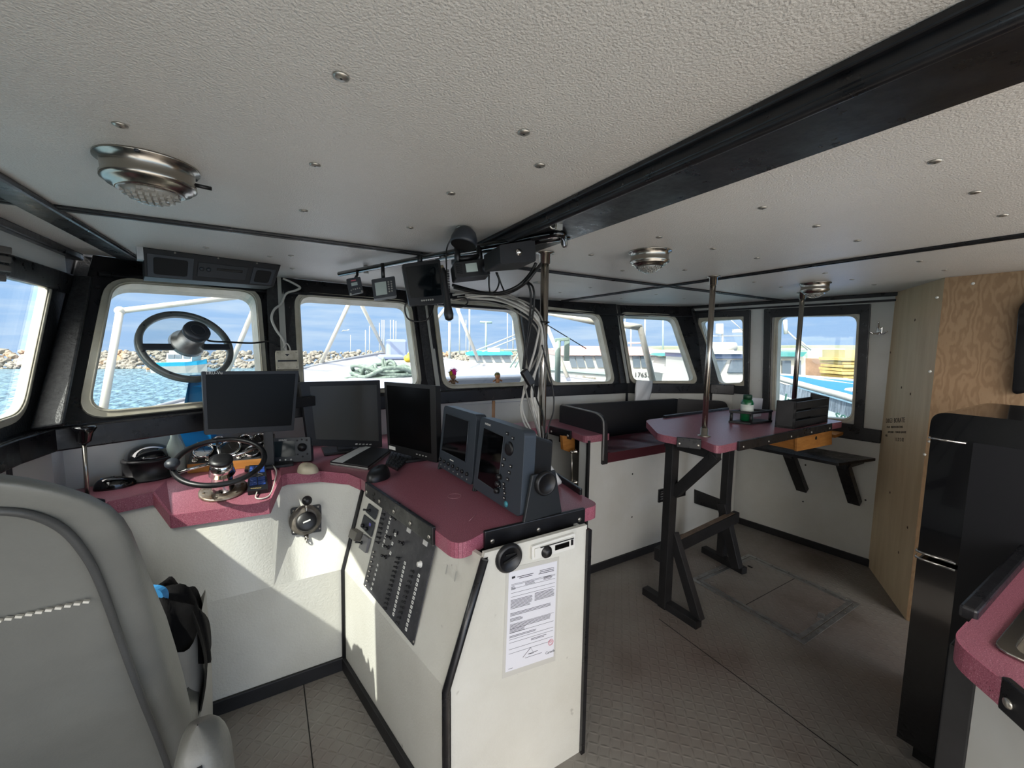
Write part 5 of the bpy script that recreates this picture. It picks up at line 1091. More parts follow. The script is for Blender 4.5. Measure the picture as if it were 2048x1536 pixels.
# ================================================================ ceiling lamps
def dome(px, r, label, src=None):
    c = onZ(*px, ZC)
    o = thing('dome_lamp', label, 'lamp', c)
    mb = MB(); mb.lathe([(r * 1.12, 0), (r * 1.12, -.004), (r, -.006), (r * .98, -.03), (r * 1.02, -.034), (r * 1.02, -.042), (r * .94, -.046)], c, n=48); mb.lathe([(r * .94, -.046), (r * .9, -.05), (r * .8, -.052), (r * .78, -.056), (r * .68, -.06), (r * .64, -.055)], c, n=48); build('housing', mb, STL, o)
    mb = MB(); mb.lathe([(r * .66, -.056), (r * .5, -.068), (r * .25, -.075), (0, -.077)], c, n=36)
    for k in range(-4, 5):
        for j in range(-4, 5):
            x, y = k * r * .14, j * r * .14
            if math.hypot(x, y) < r * .58: q = math.hypot(x, y) / r; mb.box(c + V((x, y, -.079 + q * q * .05)), (r * .09, r * .09, .008))
    build('lens', mb, mat('lamp_lens', 'cbc7bd', .1, 0, .6, trans=.5), o)
    mb = MB(); d = V((.85, .2, 0)).normalized(); mb.tube([c + d * r * .98 + V((0, 0, -.022)), c + d * (r * .98 + .03) + V((0, 0, -.022))], .0045, 8); build('switch', mb, PLAS, o)
    for k in range(3):
        a = 2.6 + k * 2.1; mb = MB(); mb.lathe([(.006, -.003), (.004, -.007), (0, -.0075)], c + V((math.cos(a), math.sin(a), 0)) * r * 1.06, n=10); build('screw', mb, PLAS2, o)
    return o
def mid2(p, q): a, b = onZ(*p, ZC), onZ(*q, ZC); return ppx((a + b) / 2), (a - b).length / 2 / 1.12
m_, r_ = mid2((181, 296), (398, 356)); dome(m_, r_, 'steel dome lamp with dimpled lens on the ceiling over the helm chair')
m_, r_ = mid2((1257, 507), (1344, 500)); dome(m_, r_, 'steel dome lamp on the ceiling between the beam and the table post')
m_, r_ = mid2((1598, 569), (1664, 564)); dome(m_, r_, 'steel dome lamp on the ceiling nearest the right side window')
# oval pad on ceiling
c = onZ(1078, 564, ZC); mb = MB(); mb.box(c + V((0, 0, -.004)), (.05, .05, .008)); solo('ceiling_plate', mb, GREY, 'small grey blank plate on the ceiling behind the overhead radios', 'plate', bev=.002)

# ================================================================ overhead radio console above the left front window
a, b = onZ(286, 494, ZC), onZ(562, 530, ZC); u = (b - a).normalized(); n = V((u.y, -u.x, 0)); n = n if n.y < 0 else -n; OP = (a, n)
o = thing('overhead_radio_box', 'black overhead radio console hanging above the left front window', 'radio console', (a + b) / 2)
Q = [a, b, onP(547, 573, OP), onP(289, 553, OP)]
mb = MB(); mb.prism(Q, -n * .16); build('box', mb, BLKM, o, bev=.003)
def face(p, u0, u1, v0, v1, t, m, nm, par=o, rr=0, N=None): 
    w = [qi(Q, u0, v0), qi(Q, u1, v0), qi(Q, u1, v1), qi(Q, u0, v1)]; mb = MB(); mb.prism(rnd(w, rr, 3) if rr else w, n * t); return build(nm, mb, m, par, bev=.001)
face(0, .02, .33, .2, .98, .006, PLAS2, 'speaker'); s_ = face(0, .06, .29, .3, .9, .008, RUB, 'speaker_grille', rr=.01)
face(0, .36, .74, .3, .85, .006, PLAS, 'radio_unit'); face(0, .5, .7, .45, .55, .008, SCR, 'display'); face(0, .78, .97, .25, .95, .006, PLAS2, 'speaker'); face(0, .81, .94, .35, .88, .008, RUB, 'speaker_grille', rr=.01)
for k in (.39, .44): mb = MB(); mb.lathe([(.009, .006), (.008, .016), (0, .017)], qi(Q, k, .55), n, 14); build('knob', mb, PLAS2, o)
mb = MB(); mb.prism([a - u * .02, a, a + V((0, 0, -.05)), a - u * .02 + V((0, 0, -.05))], -n * .05); build('end_bracket', mb, GALV, o)
for k in (.2, .5, .8): mb = MB(); mb.lathe([(.005, 0), (0, .003)], qi(Q, k, .06), n, 8); build('screw', mb, SCRW, o)

# ================================================================ clear view screen in the left front window
CV = FPL[2]; nv = CV[1] if CV[1].dot(EYE - CV[0]) > 0 else -CV[1]; CVp = (CV[0] + nv * .03, nv)
cL, cR, cT, cB = onP(281, 697, CVp), onP(455, 690, CVp), onP(372, 622, CVp), onP(362, 770, CVp); cc = (cL + cR) / 2; R_ = ((cL - cR).length + (cT - cB).length) / 4
o = thing('clear_view_screen', 'round spinning clear view screen with a motor in the left front window', 'window screen', cc)
x, y, z_ = frame3(nv)
mb = MB(); mb.lathe([(R_ * .86, -.008), (R_ * .86, .012), (R_ * .9, .02), (R_ * .97, .02), (R_, .012), (R_, -.008), (R_ * .86, -.008)], cc, nv, 64); rg = build('ring', mb, mat('dull_grey_metal', '6f7371', .45, .5, var=(12, '5b5f5c')), o)
for k in range(8): a = k * PI / 4 + .2; mb = MB(); mb.lathe([(.005, .02), (.004, .023), (0, .0235)], cc + (x * math.cos(a) + y * math.sin(a)) * R_ * .93, nv, 8); build('screw', mb, PLAS2, rg)
mb = MB(); mb.lathe([(R_ * .86, 0), (0, .001)], cc, nv, 48); build('disc', mb, CLEAR, o)
mb = MB(); mb.box(cc + nv * .014 + y * -.01, (R_ * 1.8, .028, .014), Mx((x, y, nv)).transposed()); build('cross_bar', mb, PLAS2, o, bev=.002)
mb = MB(); mc = cc + y * .012; ma = (nv + V((.25, -.1, .25))).normalized(); mb.lathe([(.07, .0), (.066, .02), (.05, .035), (.048, .09)], mc, ma, 28); build('motor', mb, GALV, o)
mb = MB(); mb.lathe([(.05, .088), (.052, .1), (.05, .115), (.03, .118), (0, .118)], mc, ma, 28); mb.torus(mc + ma * .118, ma, .028, .002, 24, 5); build('motor_cap', mb, PLAS2, o)
mb = MB(); e0 = mc + ma * .1 + x * .05; ej = onP(540, 690, (JB[1] + V((0, -.06, 0)), V((0, 1, 0)))); mb.tube(spl([e0, onP(412, 687, CVp) + nv * .03, onP(455, 690, CVp) + nv * .03, onP(500, 690, CVp) + nv * .02, onP(535, 687, CVp) + nv * .02, onP(556, 696, CVp) + nv * .015], 6), .0045, 8); solo('motor_cable', mb, CABB, 'thin black cable running from the clear view motor to the white junction box', 'cable')
# junction box and white cable on the post right of it
JP = plane3(JB[1], JT[1], JB[1] + V((1, .1, 0))); JP = (JP[0] + V((0, -.035, 0)), JP[1]); nj = JP[1] if JP[1].y < 0 else -JP[1]
Q = [onP(*q, JP) for q in ((550, 706), (595, 705), (597, 742), (552, 743))]
o = thing('junction_box', 'yellowed white junction box on the post between the left and middle front windows', 'junction box', sum(Q, V()) / 4)
OLDW = mat('aged_white_plastic', 'c9c3b2', .45, var=(25, 'a79f8c'))
mb = MB(); mb.prism(rnd(Q, .004, 2), nj * .03); build('housing', mb, OLDW, o, bev=.003)
mb = MB(); mb.prism([qi(Q, .08, .52) + nj * .03, qi(Q, .92, .52) + nj * .03, qi(Q, .92, .6) + nj * .03, qi(Q, .08, .6) + nj * .03], nj * .002); build('slot', mb, PLAS2, o)
mb = MB(); mb.prism([qi(Q, .4, .2) + nj * .03, qi(Q, .6, .2) + nj * .03, qi(Q, .5, .32) + nj * .03], nj * .001); build('mark', mb, PLAS2, o)
for u_, v_ in ((.1, .1), (.9, .1), (.1, .9), (.9, .9)): mb = MB(); mb.lathe([(.003, .03), (0, .032)], qi(Q, u_, v_), nj, 8); build('screw', mb, SCRW, o)
def wp(px, py, o_=.014): return onP(px, py, JP) + nj * o_
mb = MB(); mb.tube(spl([onZ(566, 557, ZC - .01), wp(580, 566), wp(599, 577), wp(592, 583), wp(572, 590), wp(562, 610), wp(548, 622), wp(543, 640), wp(552, 662), wp(566, 682), wp(571, 700), wp(572, 706)], 6), .0065, 8); solo('white_cable', mb, CABW, 'white cable looping from the ceiling down to the junction box', 'cable')
mb = MB(); mb.tube(spl([wp(580, 706, .02), wp(578, 696, .016), wp(572, 690, .02), wp(566, 700, .022)], 5), .004, 8); solo('white_cable', mb, CABW, 'short pale cable loop on top of the junction box', 'cable')
# slatted block at the top of window 1
o = thing('roller_blind', 'grey folded window blind hanging at the upper left edge over the port window', 'blind', onX(0, 500, PWX + .06))
for i, (y0, y1, xr) in enumerate(((489, 507, 25), (508, 525, 24), (526, 543, 24), (545, 562, 14))):
    Q = [onX(-60, y0 - 10, PWX + .045), onX(xr, y0 + 6, PWX + .045), onX(xr, y1 + 2, PWX + .045), onX(-60, y1 - 12, PWX + .045)]; mb = MB(); mb.prism(Q, (-.03, 0, 0)); build('slat', mb, mat('weathered_grey_wood', '57524c', .6), o, bev=.003)
# white bag hanging on the sill
Q = [(1273, 760), (1306, 762), (1299, 803), (1268, 803)]; ys = JB[4].y - .06
def bagw(u, v):
    p = qi([onY(*q, 2.33) for q in Q], u, v); return p + V((0, -.03 * math.sin(PI * u) * (1 - .3 * v) + .006 * math.sin(9 * u + 5 * v), 0))
mb = MB(); mb.surf(bagw, 14, 10); mb.surf(lambda u, v: bagw(u, v) + V((0, .035 * math.sin(PI * u), 0)), 14, 10); solo('plastic_cup_bag', mb, mat('white_film', 'dfe0e0', .35, trans=.2), 'crumpled white plastic sleeve hanging from the front sill above the bench', 'bag')
# two little figures on the sill
def figure(px, label, hair, h):
    b = onZ(*px, ZS + .0); o = thing('small_figure', label, 'figurine', b); SK = mat('brown_rubber', 'a5714c', .5)
    k = h / .1; mb = MB(); mb.tube([b + V((0, 0, .028)) * k, b + V((0, 0, .045)) * k, b + V((0, 0, .058)) * k], [.014 * k, .016 * k, .009 * k], 12)
    for s in (-1, 1): mb.tube([b + V((s * .009, 0, .0)) * k, b + V((s * .009, 0, .03)) * k], [.009 * k, .008 * k], 10); mb.tube([b + V((s * .012, 0, .053)) * k, b + V((s * .026, 0, .043)) * k, b + V((s * .034, -.002, .04)) * k], [.006 * k, .005 * k, .006 * k], 8)
    mb.ball(b + V((0, 0, .074)) * k, .0185 * k, 14, 10); build('body', mb, SK, o)
    mb = MB()
    for i, (cx, cz, r, c) in enumerate(hair): 
        mb.m = c; mb.ball(b + V((cx, .004, cz)) * k, (r[0] * k, r[0] * k, r[1] * k), 12, 8)
        for j in range(7): a = (j - 3) * .3 + cx * 14; mb.tube([b + V((cx, .004, cz)) * k, b + V((cx + math.sin(a) * r[1] * 1.5, .004, cz + math.cos(a) * r[1] * 1.55)) * k], [.004 * k, .0006 * k], 5)
    build('hair', mb, [mat('pink_hair', 'd01f86', .8), mat('yellow_hair', 'b59a1c', .8), mat('olive_hair', '5d5a30', .8)], o)
figure((906, 778), 'small brown figure with pink and yellow hair on the front sill', [(.009, .097, (.014, .024), 0), (-.011, .092, (.012, .02), 1), (.002, .102, (.01, .02), 0)], .115)
figure((995, 774), 'small brown figure with short olive hair on the front sill', [(0, .082, (.02, .017), 2)], .11)

# ================================================================ overhead rail with radios
ZR = 1.835
ra, rb = onZ(679, 548, ZR), onZ(1084, 471, ZR); ru = (rb - ra).normalized(); rx = V((ru.y, -ru.x, 0)); rx = rx if rx.x < 0 else -rx   # towards the helm
rend = [onZ(1129, 489, ZR), onZ(1128, 470, ZR + .012)]
o = thing('overhead_rail', 'long black pipe rail under the ceiling carrying the radios', 'rail', (ra + rb) / 2)
mb = MB(); mb.tube([ra, rb] + spl([rb, rb + ru * .05 + V((.02, 0, 0)), rend[0]], 5)[1:], .0115, 12); build('pipe', mb, ENAM, o)
r2 = V((.045, .01, .0)); mb = MB(); mb.tube([ra.lerp(rb, .55) + r2, rb + r2, rend[1] + V((.02, 0, 0))], .0115, 12); build('pipe', mb, ENAM, o)
for q in ((732, 532), (973, 480)):
    c = onZ(*q, ZC); mb = MB(); mb.cyl(c, c + V((0, 0, ZR - ZC)), .0115); build('standoff', mb, GREY, o)
RP = (ra, rx.normalized())
def rp(px, py, off=0): return onP(px, py, (ra + rx * off, (rx + V((0, -.0, 0))).normalized()))
def device(name, label, cat, px, nrm, depth, off, bodym, scr=None, scrm=LCD, r=.006, keys=()):
    c0 = rp((px[0][0] + px[2][0]) / 2, (px[0][1] + px[2][1]) / 2, off); pl = (c0, nrm.normalized()); Q = [onP(*q, pl) for q in px]; nn = nrm.normalized(); nn = nn if nn.dot(EYE - c0) > 0 else -nn
    o = thing(name, label, cat, c0); mb = MB(); mb.prism(rnd(Q, r, 3), -nn * depth); build('housing', mb, bodym, o, bev=.003)
    if scr: mb = MB(); w = [qi(Q, *s) for s in scr]; mb.prism(w, nn * .0015); build('screen', mb, scrm, o)
    for (u_, v_, rr) in keys: mb = MB(); mb.lathe([(rr, 0), (rr * .9, .003), (0, .0033)], qi(Q, u_, v_), nn, 10); build('button', mb, GREY, o)
    return o, Q, nn
nd = V((-.25, -1, .1))
o, Q, nn = device('rail_display', 'small square display at the left end of the overhead rail', 'display', [(692, 558), (720.5, 553), (726.5, 584), (698.5, 590)], nd, .02, .05, PLAS2, ((.28, .3), (.72, .3), (.72, .5), (.28, .5)), LCD, keys=((.2, .75, .003), (.35, .7, .003), (.5, .72, .004), (.65, .7, .003), (.8, .72, .003), (.12, .95, .004), (.92, .93, .004)))
mb = MB(); w = [qi(Q, .3, .14), qi(Q, .65, .14), qi(Q, .65, .2), qi(Q, .3, .2)]; mb.prism(w, nn * .001); build('red_mark', mb, REDI, o)
mb = MB(); k = qi(Q, .5, .1) - nn * .02; mb.tube([k, k + V((.02, .03, .03)), V((k.x + .02, k.y + .03, ZR))], .006, 8); build('mount', mb, PLAS, o)
o, Q, nn = device('rail_display', 'second small display from the left on the overhead rail with key column', 'display', [(742.5, 559), (789.5, 552), (793.5, 591), (747.8, 598)], nd, .05, .05, PLAS2, ((.12, .2), (.6, .2), (.6, .86), (.12, .86)), LCD, keys=[(.7 + .12 * (k % 2), .25 + .12 * (k // 2), .0035) for k in range(10)])
mb = MB(); k = qi(Q, .5, .0) - nn * .03; mb.tube([k, V((k.x, k.y + .01, ZR))], .008, 8); build('mount', mb, PLAS, o)
o, Q, nn = device('rail_monitor', 'square monitor hanging from the middle of the overhead rail', 'monitor', [(804, 528), (880, 518), (890, 606), (819, 612)], V((-.12, -1, .12)), .02, .06, PLAS, ((.07, .09), (.93, .09), (.93, .82), (.07, .82)), mat('blue_black_screen', '0b1013', .08), .008, keys=[(.36 + .06 * k, .9, .0035) for k in range(6)])
BEI = mat('beige_case', '8f8468', .5); mb = MB(); G = [p - nn * .02 for p in grow(Q, -.01)]; G = [G[0].lerp(G[1], .0), G[1] + V((.03, 0, 0)), G[2] + V((.03, 0, .02)), G[3]]; mb.prism(G, -nn * .05); build('rear_case', mb, BEI, o, bev=.006)
mb = MB(); k = qi(Q, .5, .02) - nn * .03; mb.tube([k, V((k.x, k.y, ZR))], .01, 8); build('mount', mb, PLAS, o)
# coiled handset
h0, h1 = rp(886, 536, .1), rp(899, 641, .1); o = thing('radio_handset', 'black radio handset with coiled cord hanging in front of the rail monitor', 'handset', h1)
mb = MB(); d = h1 - h0; mb.tube([h0 + d * t for t in (0, .1, .5, .75, .88, .97, 1)], [.006, .0095, .0105, .013, .0165, .014, .006], 12); build('body', mb, PLAS, o)
mb = MB(); hp_ = []
c0_, c1_ = rp(896, 595, .085), rp(893, 540, .085)
for k in range(120): t = k / 119; p = c0_.lerp(c1_, t); a = k * .9; hp_.append(p + V((math.cos(a) * .008, math.sin(a) * .008, 0)))
mb.tube(hp_, .0022, 5); build('coiled_cord', mb, RUB, o)
# vhf radio
o, Q, nn = device('vhf_radio', 'black radio with pale green display hanging right of the rail monitor', 'radio', [(907, 525), (974, 517), (981, 549), (911, 556)], V((-.2, -1, .15)), .06, .06, PLAS, ((.33, .18), (.66, .18), (.66, .72), (.33, .72)), LCD)
mb = MB(); mb.lathe([(.012, 0), (.011, .012), (0, .013)], qi(Q, .88, .65), nn, 16); build('knob', mb, PLAS2, o)
for k in range(5): mb = MB(); mb.box(qi(Q, .14, .2 + k * .13) + nn * .001, (.02, .002, .003)); build('speaker_slot', mb, RUB, o)
mb = MB(); 
for u_ in (.18, .85): k = qi(Q, u_, .05) - nn * .03; mb.tube([k, V((k.x, k.y + .01, ZR))], [.012, .009], 10)
k0, k1 = qi(Q, .18, -.35) - nn * .03, qi(Q, .85, -.35) - nn * .03; mb.tube([k0, k1], .01, 8); build('bracket', mb, PLAS, o)
# black control box
o, Q, nn = device('control_box', 'black box with a round key switch at the right end of the overhead rail', 'box', [(999, 490), (1070, 479), (1072, 523), (1001, 528)], V((-.05, -1, .05)), .12, .05, BLKM)
mb = MB(); mb.lathe([(.011, 0), (.011, .003), (.006, .004), (.005, .008), (0, .0085)], qi(Q, .52, .5), nn, 16); build('key_switch', mb, CHR, o)
# horn speaker
c = onZ(926, 455, ZC); o = thing('horn_speaker', 'black dome horn speaker under the ceiling above the radios', 'speaker', c)
hd_ = (onZ(926, 474, ZC - .03)); ha = V((-.22, -.12, -1)).normalized(); hc_ = at(929, 476, (W2C @ (c - EYE)).z - .01)
mb = MB(); mb.lathe([(.040, .024), (.043, .018), (.042, .004), (.034, -.018), (.02, -.031), (0, -.035)], hc_, ha, 28); build('horn', mb, PLAS2, o)
mb = MB(); mb.lathe([(.039, .025), (0, .022)], hc_, ha, 24); build('grille', mb, RUB, o)
mb = MB(); mb.tube([hc_ - ha * .03, c], .006, 8); mb.lathe([(.022, 0), (.02, -.005), (0, -.006)], c, n=16); build('mount', mb, SCRW, o)
mb = MB(); mb.tube(spl([hc_ - V((.04, 0, .0)), rp(893, 500, .05), rp(893, 540, .05), rp(893, 580, .05), rp(899, 596, .04)], 6), .0028, 6); solo('speaker_wire', mb, CABB, 'thin black wire hanging from the horn speaker past the rail monitor', 'cable')
# clip at beam
c = onZ(1117, 452, ZC - .035); mb = MB(); mb.box(c, (.02, .012, .02)); mb.torus(c + V((-.02, 0, 0)), (0, 1, 0), .01, .003, 14, 6); solo('beam_clip', mb, SCRW, 'small metal clip on the ceiling beam above the black control box', 'clip')

# ---- cables: from the radios, along the sag, down beside the post
def dq(px, py, t):  # t 0..1 : distance from the rail region to the post
    p = SP.xy; y = 1.62 * (1 - t) + (SP.y - .02) * t
    return onY(px, py, y)
rr = random.Random(11)
pale = [[(905, 590), (950, 584), (1010, 588), (1050, 610), (1078, 640), (1072, 690), (1058, 740), (1048, 780), (1045, 820), (1062, 862), (1078, 890)],
        [(900, 600), (960, 592), (1020, 596), (1060, 622), (1084, 660), (1076, 720), (1066, 770), (1066, 820), (1078, 868), (1083, 900)],
        [(930, 590), (985, 592), (1040, 612), (1076, 640), (1086, 690), (1070, 745), (1052, 775), (1042, 815), (1050, 850), (1072, 870), (1084, 880)],
        [(915, 594), (970, 596), (1030, 606), (1070, 634), (1086, 680), (1084, 740), (1076, 800), (1078, 850), (1082, 895)],
        [(940, 596), (1000, 602), (1046, 622), (1078, 652), (1082, 700), (1072, 740), (1063, 790), (1075, 840), (1084, 885)]]
grey = [[(910, 585), (960, 586), (1015, 596), (1058, 616), (1086, 650), (1090, 720), (1088, 800), (1087, 900)],
        [(925, 598), (990, 598), (1044, 618), (1080, 650), (1084, 690), (1066, 730), (1050, 760), (1056, 800), (1072, 850), (1084, 890)],
        [(935, 588), (1000, 590), (1055, 606), (1082, 634), (1090, 680), (1082, 735), (1086, 790), (1085, 850), (1086, 905)],
        [(920, 602), (985, 606), (1040, 628), (1074, 660), (1080, 710), (1084, 760), (1080, 820), (1086, 870), (1086, 900)]]
black = [[(905, 570), (950, 582), (985, 588), (1020, 584), (1050, 566), (1068, 545), (1082, 528)],
         [(908, 575), (960, 586), (1000, 586), (1036, 572), (1060, 548), (1072, 526)],
         [(1050, 566), (1058, 572), (1062, 600), (1058, 650), (1050, 700), (1046, 738)],
         [(1052, 562), (1066, 575), (1068, 610), (1060, 660), (1052, 705), (1049, 740)],
         [(1064, 768), (1074, 800), (1086, 830), (1090, 870)],
         [(1084, 690), (1094, 730), (1106, 780), (1107, 820), (1098, 850), (1090, 880)],
         [(978, 548), (978, 570), (980, 588)], [(992, 545), (998, 562), (994, 578), (984, 588)], [(994, 545), (1003, 570), (1008, 582)],
         [(824, 600), (810, 612), (815, 636), (835, 643), (858, 636), (868, 608)], [(905, 598), (930, 596), (935, 606), (922, 614), (903, 612)]]
def cables(lst, m, r, lab, grp):
    for i, L_ in enumerate(lst):
        pts = []
        for k, (x_, y_) in enumerate(L_):
            t = max(0, min(1, (x_ - 905) / 165)); base = 1.60 if x_ < 900 else 1.60 * (1 - t) + (SP.y - .01) * t
            pts.append(onY(x_, y_, base + (rr.random() - .5) * .035 + (.0 if m is not CABB else -.03)))
        mb = MB(); mb.tube(spl(pts, 7), r, 7); o = solo('cable', mb, m, lab[i] if isinstance(lab, list) else lab, 'cable', pts[0], grp)
cables(pale, CABW, .0048, 'pale cable in the bundle sagging from the radios and running down beside the steel post', 'pale cables beside the post')
cables(grey, CABG, .004, 'grey cable in the bundle sagging from the radios and running down beside the steel post', 'grey cables beside the post')
cables(black[:2], CABB, .0065, 'thick black cable sagging below the radios up to the black control box', 'black sagging cables')
cables(black[2:4], CABB, .0042, 'black cord dropping from the sagging cables to the black adapter brick', 'adapter cords')
cables(black[4:], CABB, .0032, ['black cord from the adapter brick down behind the right sounder', 'black cable bowing out to the right of the steel post', 'leftmost of the three short wires hanging from the radio with the green display', 'middle of the three short wires hanging from the radio with the green display', 'rightmost of the three short wires hanging from the radio with the green display', 'black cable loop hanging under the rail monitor', 'small black cable loop right of the coiled handset'], None)
a_, b_ = onY(1047, 741, SP.y - .03), onY(1064, 769, SP.y - .03); mb = MB(); mb.beam(a_, b_, .03, .024, up=(0, 1, 0)); solo('power_adapter', mb, PLAS, 'black power adapter brick hanging in the cables left of the steel post', 'adapter', bev=.004)
for px, py in ((1096, 645), (1087, 878), (1087, 892)):
    c = onY(px, py, SP.y); mb = MB(); mb.torus(V((SP.x - .006, SP.y, c.z)), (0, 0, 1), .026, .003, 24, 6); solo('cable_tie', mb, RUB, {645: 'upper black cable tie round the steel post', 878: 'middle black cable tie low on the steel post', 892: 'lowest black cable tie on the steel post'}[py], 'cable tie')
# brown conduit under the middle front window
c0, c1 = onY(991, 795, 2.54), onY(991, 842, 2.54); mb = MB(); mb.cyl(V((c0.x, 2.57, ZS - .09)), V((c0.x, 2.57, ZT)), .012); solo('conduit', mb, mat('tan_conduit', 'a8805e', .5), 'tan upright conduit on the lower front wall behind the sounders', 'pipe')
# ================================================================ outside: water, breakwater, own foredeck, neighbouring boats
ZW = -1.7
WATER = mat('harbour_water', '3d5a68', .3, 0, .4, stretch=(1, .45, 1), bump=(2.4, 1, .5), var=(2.2, '7090a0', .4, .62))
WHT = mat('white_gelcoat', 'a9abb6', .45, 0, .3, var=(1.5, '9d9eaa')); WHT2 = mat('white_boat_paint', 'b2b1ad', .5, 0, .3)
PIPE = mat('white_pipe_paint', 'c4bfb4', .4, var=(14, 'ada290', .55, .75)); TEAL = mat('teal_paint', '3f7f7c', .4); CYAN = mat('cyan_paint', '2fa6cf', .4); PKR = mat('pale_red_paint', 'd9a09b', .45)
BGL = mat('boat_window', '56606a', .12, 0, .6); ROPE = mat('green_rope', '85938a', .7, bump=(60, .6, .01), var=(30, '5f7068')); ROCK = mat('breakwater_rock', '9a948a', .8, 0, .2, bump=(2.5, .5, .2), var=(.9, '7a746c', .3, .7), speck=[(.35, 'a8876a', .62, .72)])
GG = mat('grey_green_metal', '8fa39b', .5); LAND = mat('far_hills', '7f8570', .9, 0, .1, var=(.08, '8d8f86')); WHF = mat('wharf_timber', '9a7c66', .8, 0, .2, var=(1.5, '6f5a4c', .3, .7)); SHED = mat('pale_green_shed', '9fb0a2', .6); LUM = mat('stacked_lumber', 'c7b172', .7, var=(3, 'a58f55', .3, .7)); ORG = mat('orange_steel', 'c98a4c', .6)
FH = V((_f.x, _f.y, 0)).normalized(); RH = V((FH.y, -FH.x, 0))
mb = MB(); edge = [(-400, 742), (0, 737), (200, 737), (400, 737), (520, 736), (650, 733), (800, 730), (1100, 728), (1500, 728), (2000, 728), (2600, 740)]
pts = [onZ(x, y, ZW) for x, y in edge]; pts += [V((40, -30, ZW)), V((-60, -30, ZW))]
N_ = len(pts); mb.add(pts + [p + V((0, 0, -.3)) for p in pts], [tuple(range(N_)), tuple(range(2 * N_ - 1, N_ - 1, -1))] + [(i, (i + 1) % N_, N_ + (i + 1) % N_, N_ + i) for i in range(N_)])
o = solo('harbour_water', mb, WATER, 'rippled blue harbour water outside the port windows', 'water', V((-5, 10, ZW)), kind='stuff')
# rubble breakwater: nobody could count the stones
rr = random.Random(5); mb = MB(); ico = bmesh.new(); bmesh.ops.create_icosphere(ico, subdivisions=1, radius=1); iv = [v.co.copy() for v in ico.verts]; iff = [tuple(v.index for v in f.verts) for f in ico.faces]; ico.free()
shore = [onZ(x, y, ZW) for x, y in ((-330, 741), (0, 738), (300, 737.5), (560, 736), (850, 731), (1150, 728))]
for a, b in zip(shore[:-1], shore[1:]):
    L_ = (b - a).length; n = int(L_ * 24); out = (b - a).cross(V((0, 0, 1))).normalized(); out = out if out.dot(a - EYE) > 0 else -out
    for k in range(n):
        t = (k + rr.random()) / n; r = rr.random(); w_ = .15 + .24 * rr.random(); p = a.lerp(b, t) + out * (r * 3.6) + V((0, 0, -.1 + r * 1.85 + rr.random() * .25))
        R = Mx.Rotation(rr.random() * 6, 3, 'Z') @ Mx.Rotation(rr.random() * 6, 3, 'X'); sc3 = V((w_ * (1 + rr.random() * .7), w_, w_ * (.6 + .5 * rr.random())))
        mb.add([p + R @ V((q.x * sc3.x * (1 + .3 * (rr.random() - .5)), q.y * sc3.y, q.z * sc3.z * (1 + .3 * (rr.random() - .5)))) for q in iv], iff)
o = solo('breakwater', mb, ROCK, 'long rubble stone breakwater across the harbour water', 'breakwater', shore[1], kind='stuff')
# own foredeck
bow = V((1.25, 5.5, 1.36)); prt = [bow, at(762, 706.6, 5.2), at(690, 719, 4.6), at(607, 737, 4.1), V((-.2, 3.8, 1.17)), V((-.72, 3.1, 1.08)), V((-.8, 2.75, 1.05))]
stb = [V((2.5 - p.x, p.y, p.z)) for p in prt[1:]]
dk = thing('foredeck', 'white foredeck of the vessel running forward to the bow outside the front windows', 'deck', V((1.25, 3.6, 1.1)))
lp = prt[::-1]; mb = MB(); rows = []
for p, q in zip(prt, [bow] + stb):
    rows.append([p.lerp(q, t) + V((0, 0, -.05 * (1 if 0 < t < 1 else 0) + .05 * math.sin(PI * t))) for t in [k / 10 for k in range(11)]])
vs = [p for r in rows for p in r]; mb.add(vs, [(i * 11 + k, i * 11 + k + 1, (i + 1) * 11 + k + 1, (i + 1) * 11 + k) for i in range(len(rows) - 1) for k in range(10)], True); build('deck_plate', mb, WHT, dk)
RAILM = mat('grey_rub_rail', '8d9097', .5)
mb = MB(); mb.tube(spl(prt[::-1], 4), .016, 8); build('edge_moulding', mb, RAILM, dk); mb = MB(); mb.tube(spl([bow] + stb, 4), .016, 8); build('edge_moulding', mb, RAILM, dk)
mb = MB(); mb.add([p for p in prt] + [p + V((0, 0, -1.6)) for p in prt], [(i, i + 1, len(prt) + i + 1, len(prt) + i) for i in range(len(prt) - 1)]); build('hull_side', mb, WHT, dk)
q4 = [bow] + stb; mb = MB(); mb.add(q4 + [p + V((0, 0, -1.6)) for p in q4], [(i, i + 1, len(q4) + i + 1, len(q4) + i) for i in range(len(q4) - 1)]); build('hull_side', mb, WHT, dk)
c = at(950, 748, 3.7); mb = MB(); mb.box(c + V((0, 0, -.05)), (.9, .5, .08)); build('hatch_cover', mb, mat('pale_blue_grey', 'aeb4c2', .45), dk, bev=.02)
c = at(793, 704, 4.95); mb = MB(); mb.box(c + V((0, 0, .045)), (.24, .14, .22)); mb.box(c + V((0, 0, -.06)), (.42, .24, .06)); solo('bow_bitt', mb, mat('blue_grey_fibreglass', '8d99b4', .5), 'blue grey block standing at the bow of the foredeck', 'bollard', bev=.03)
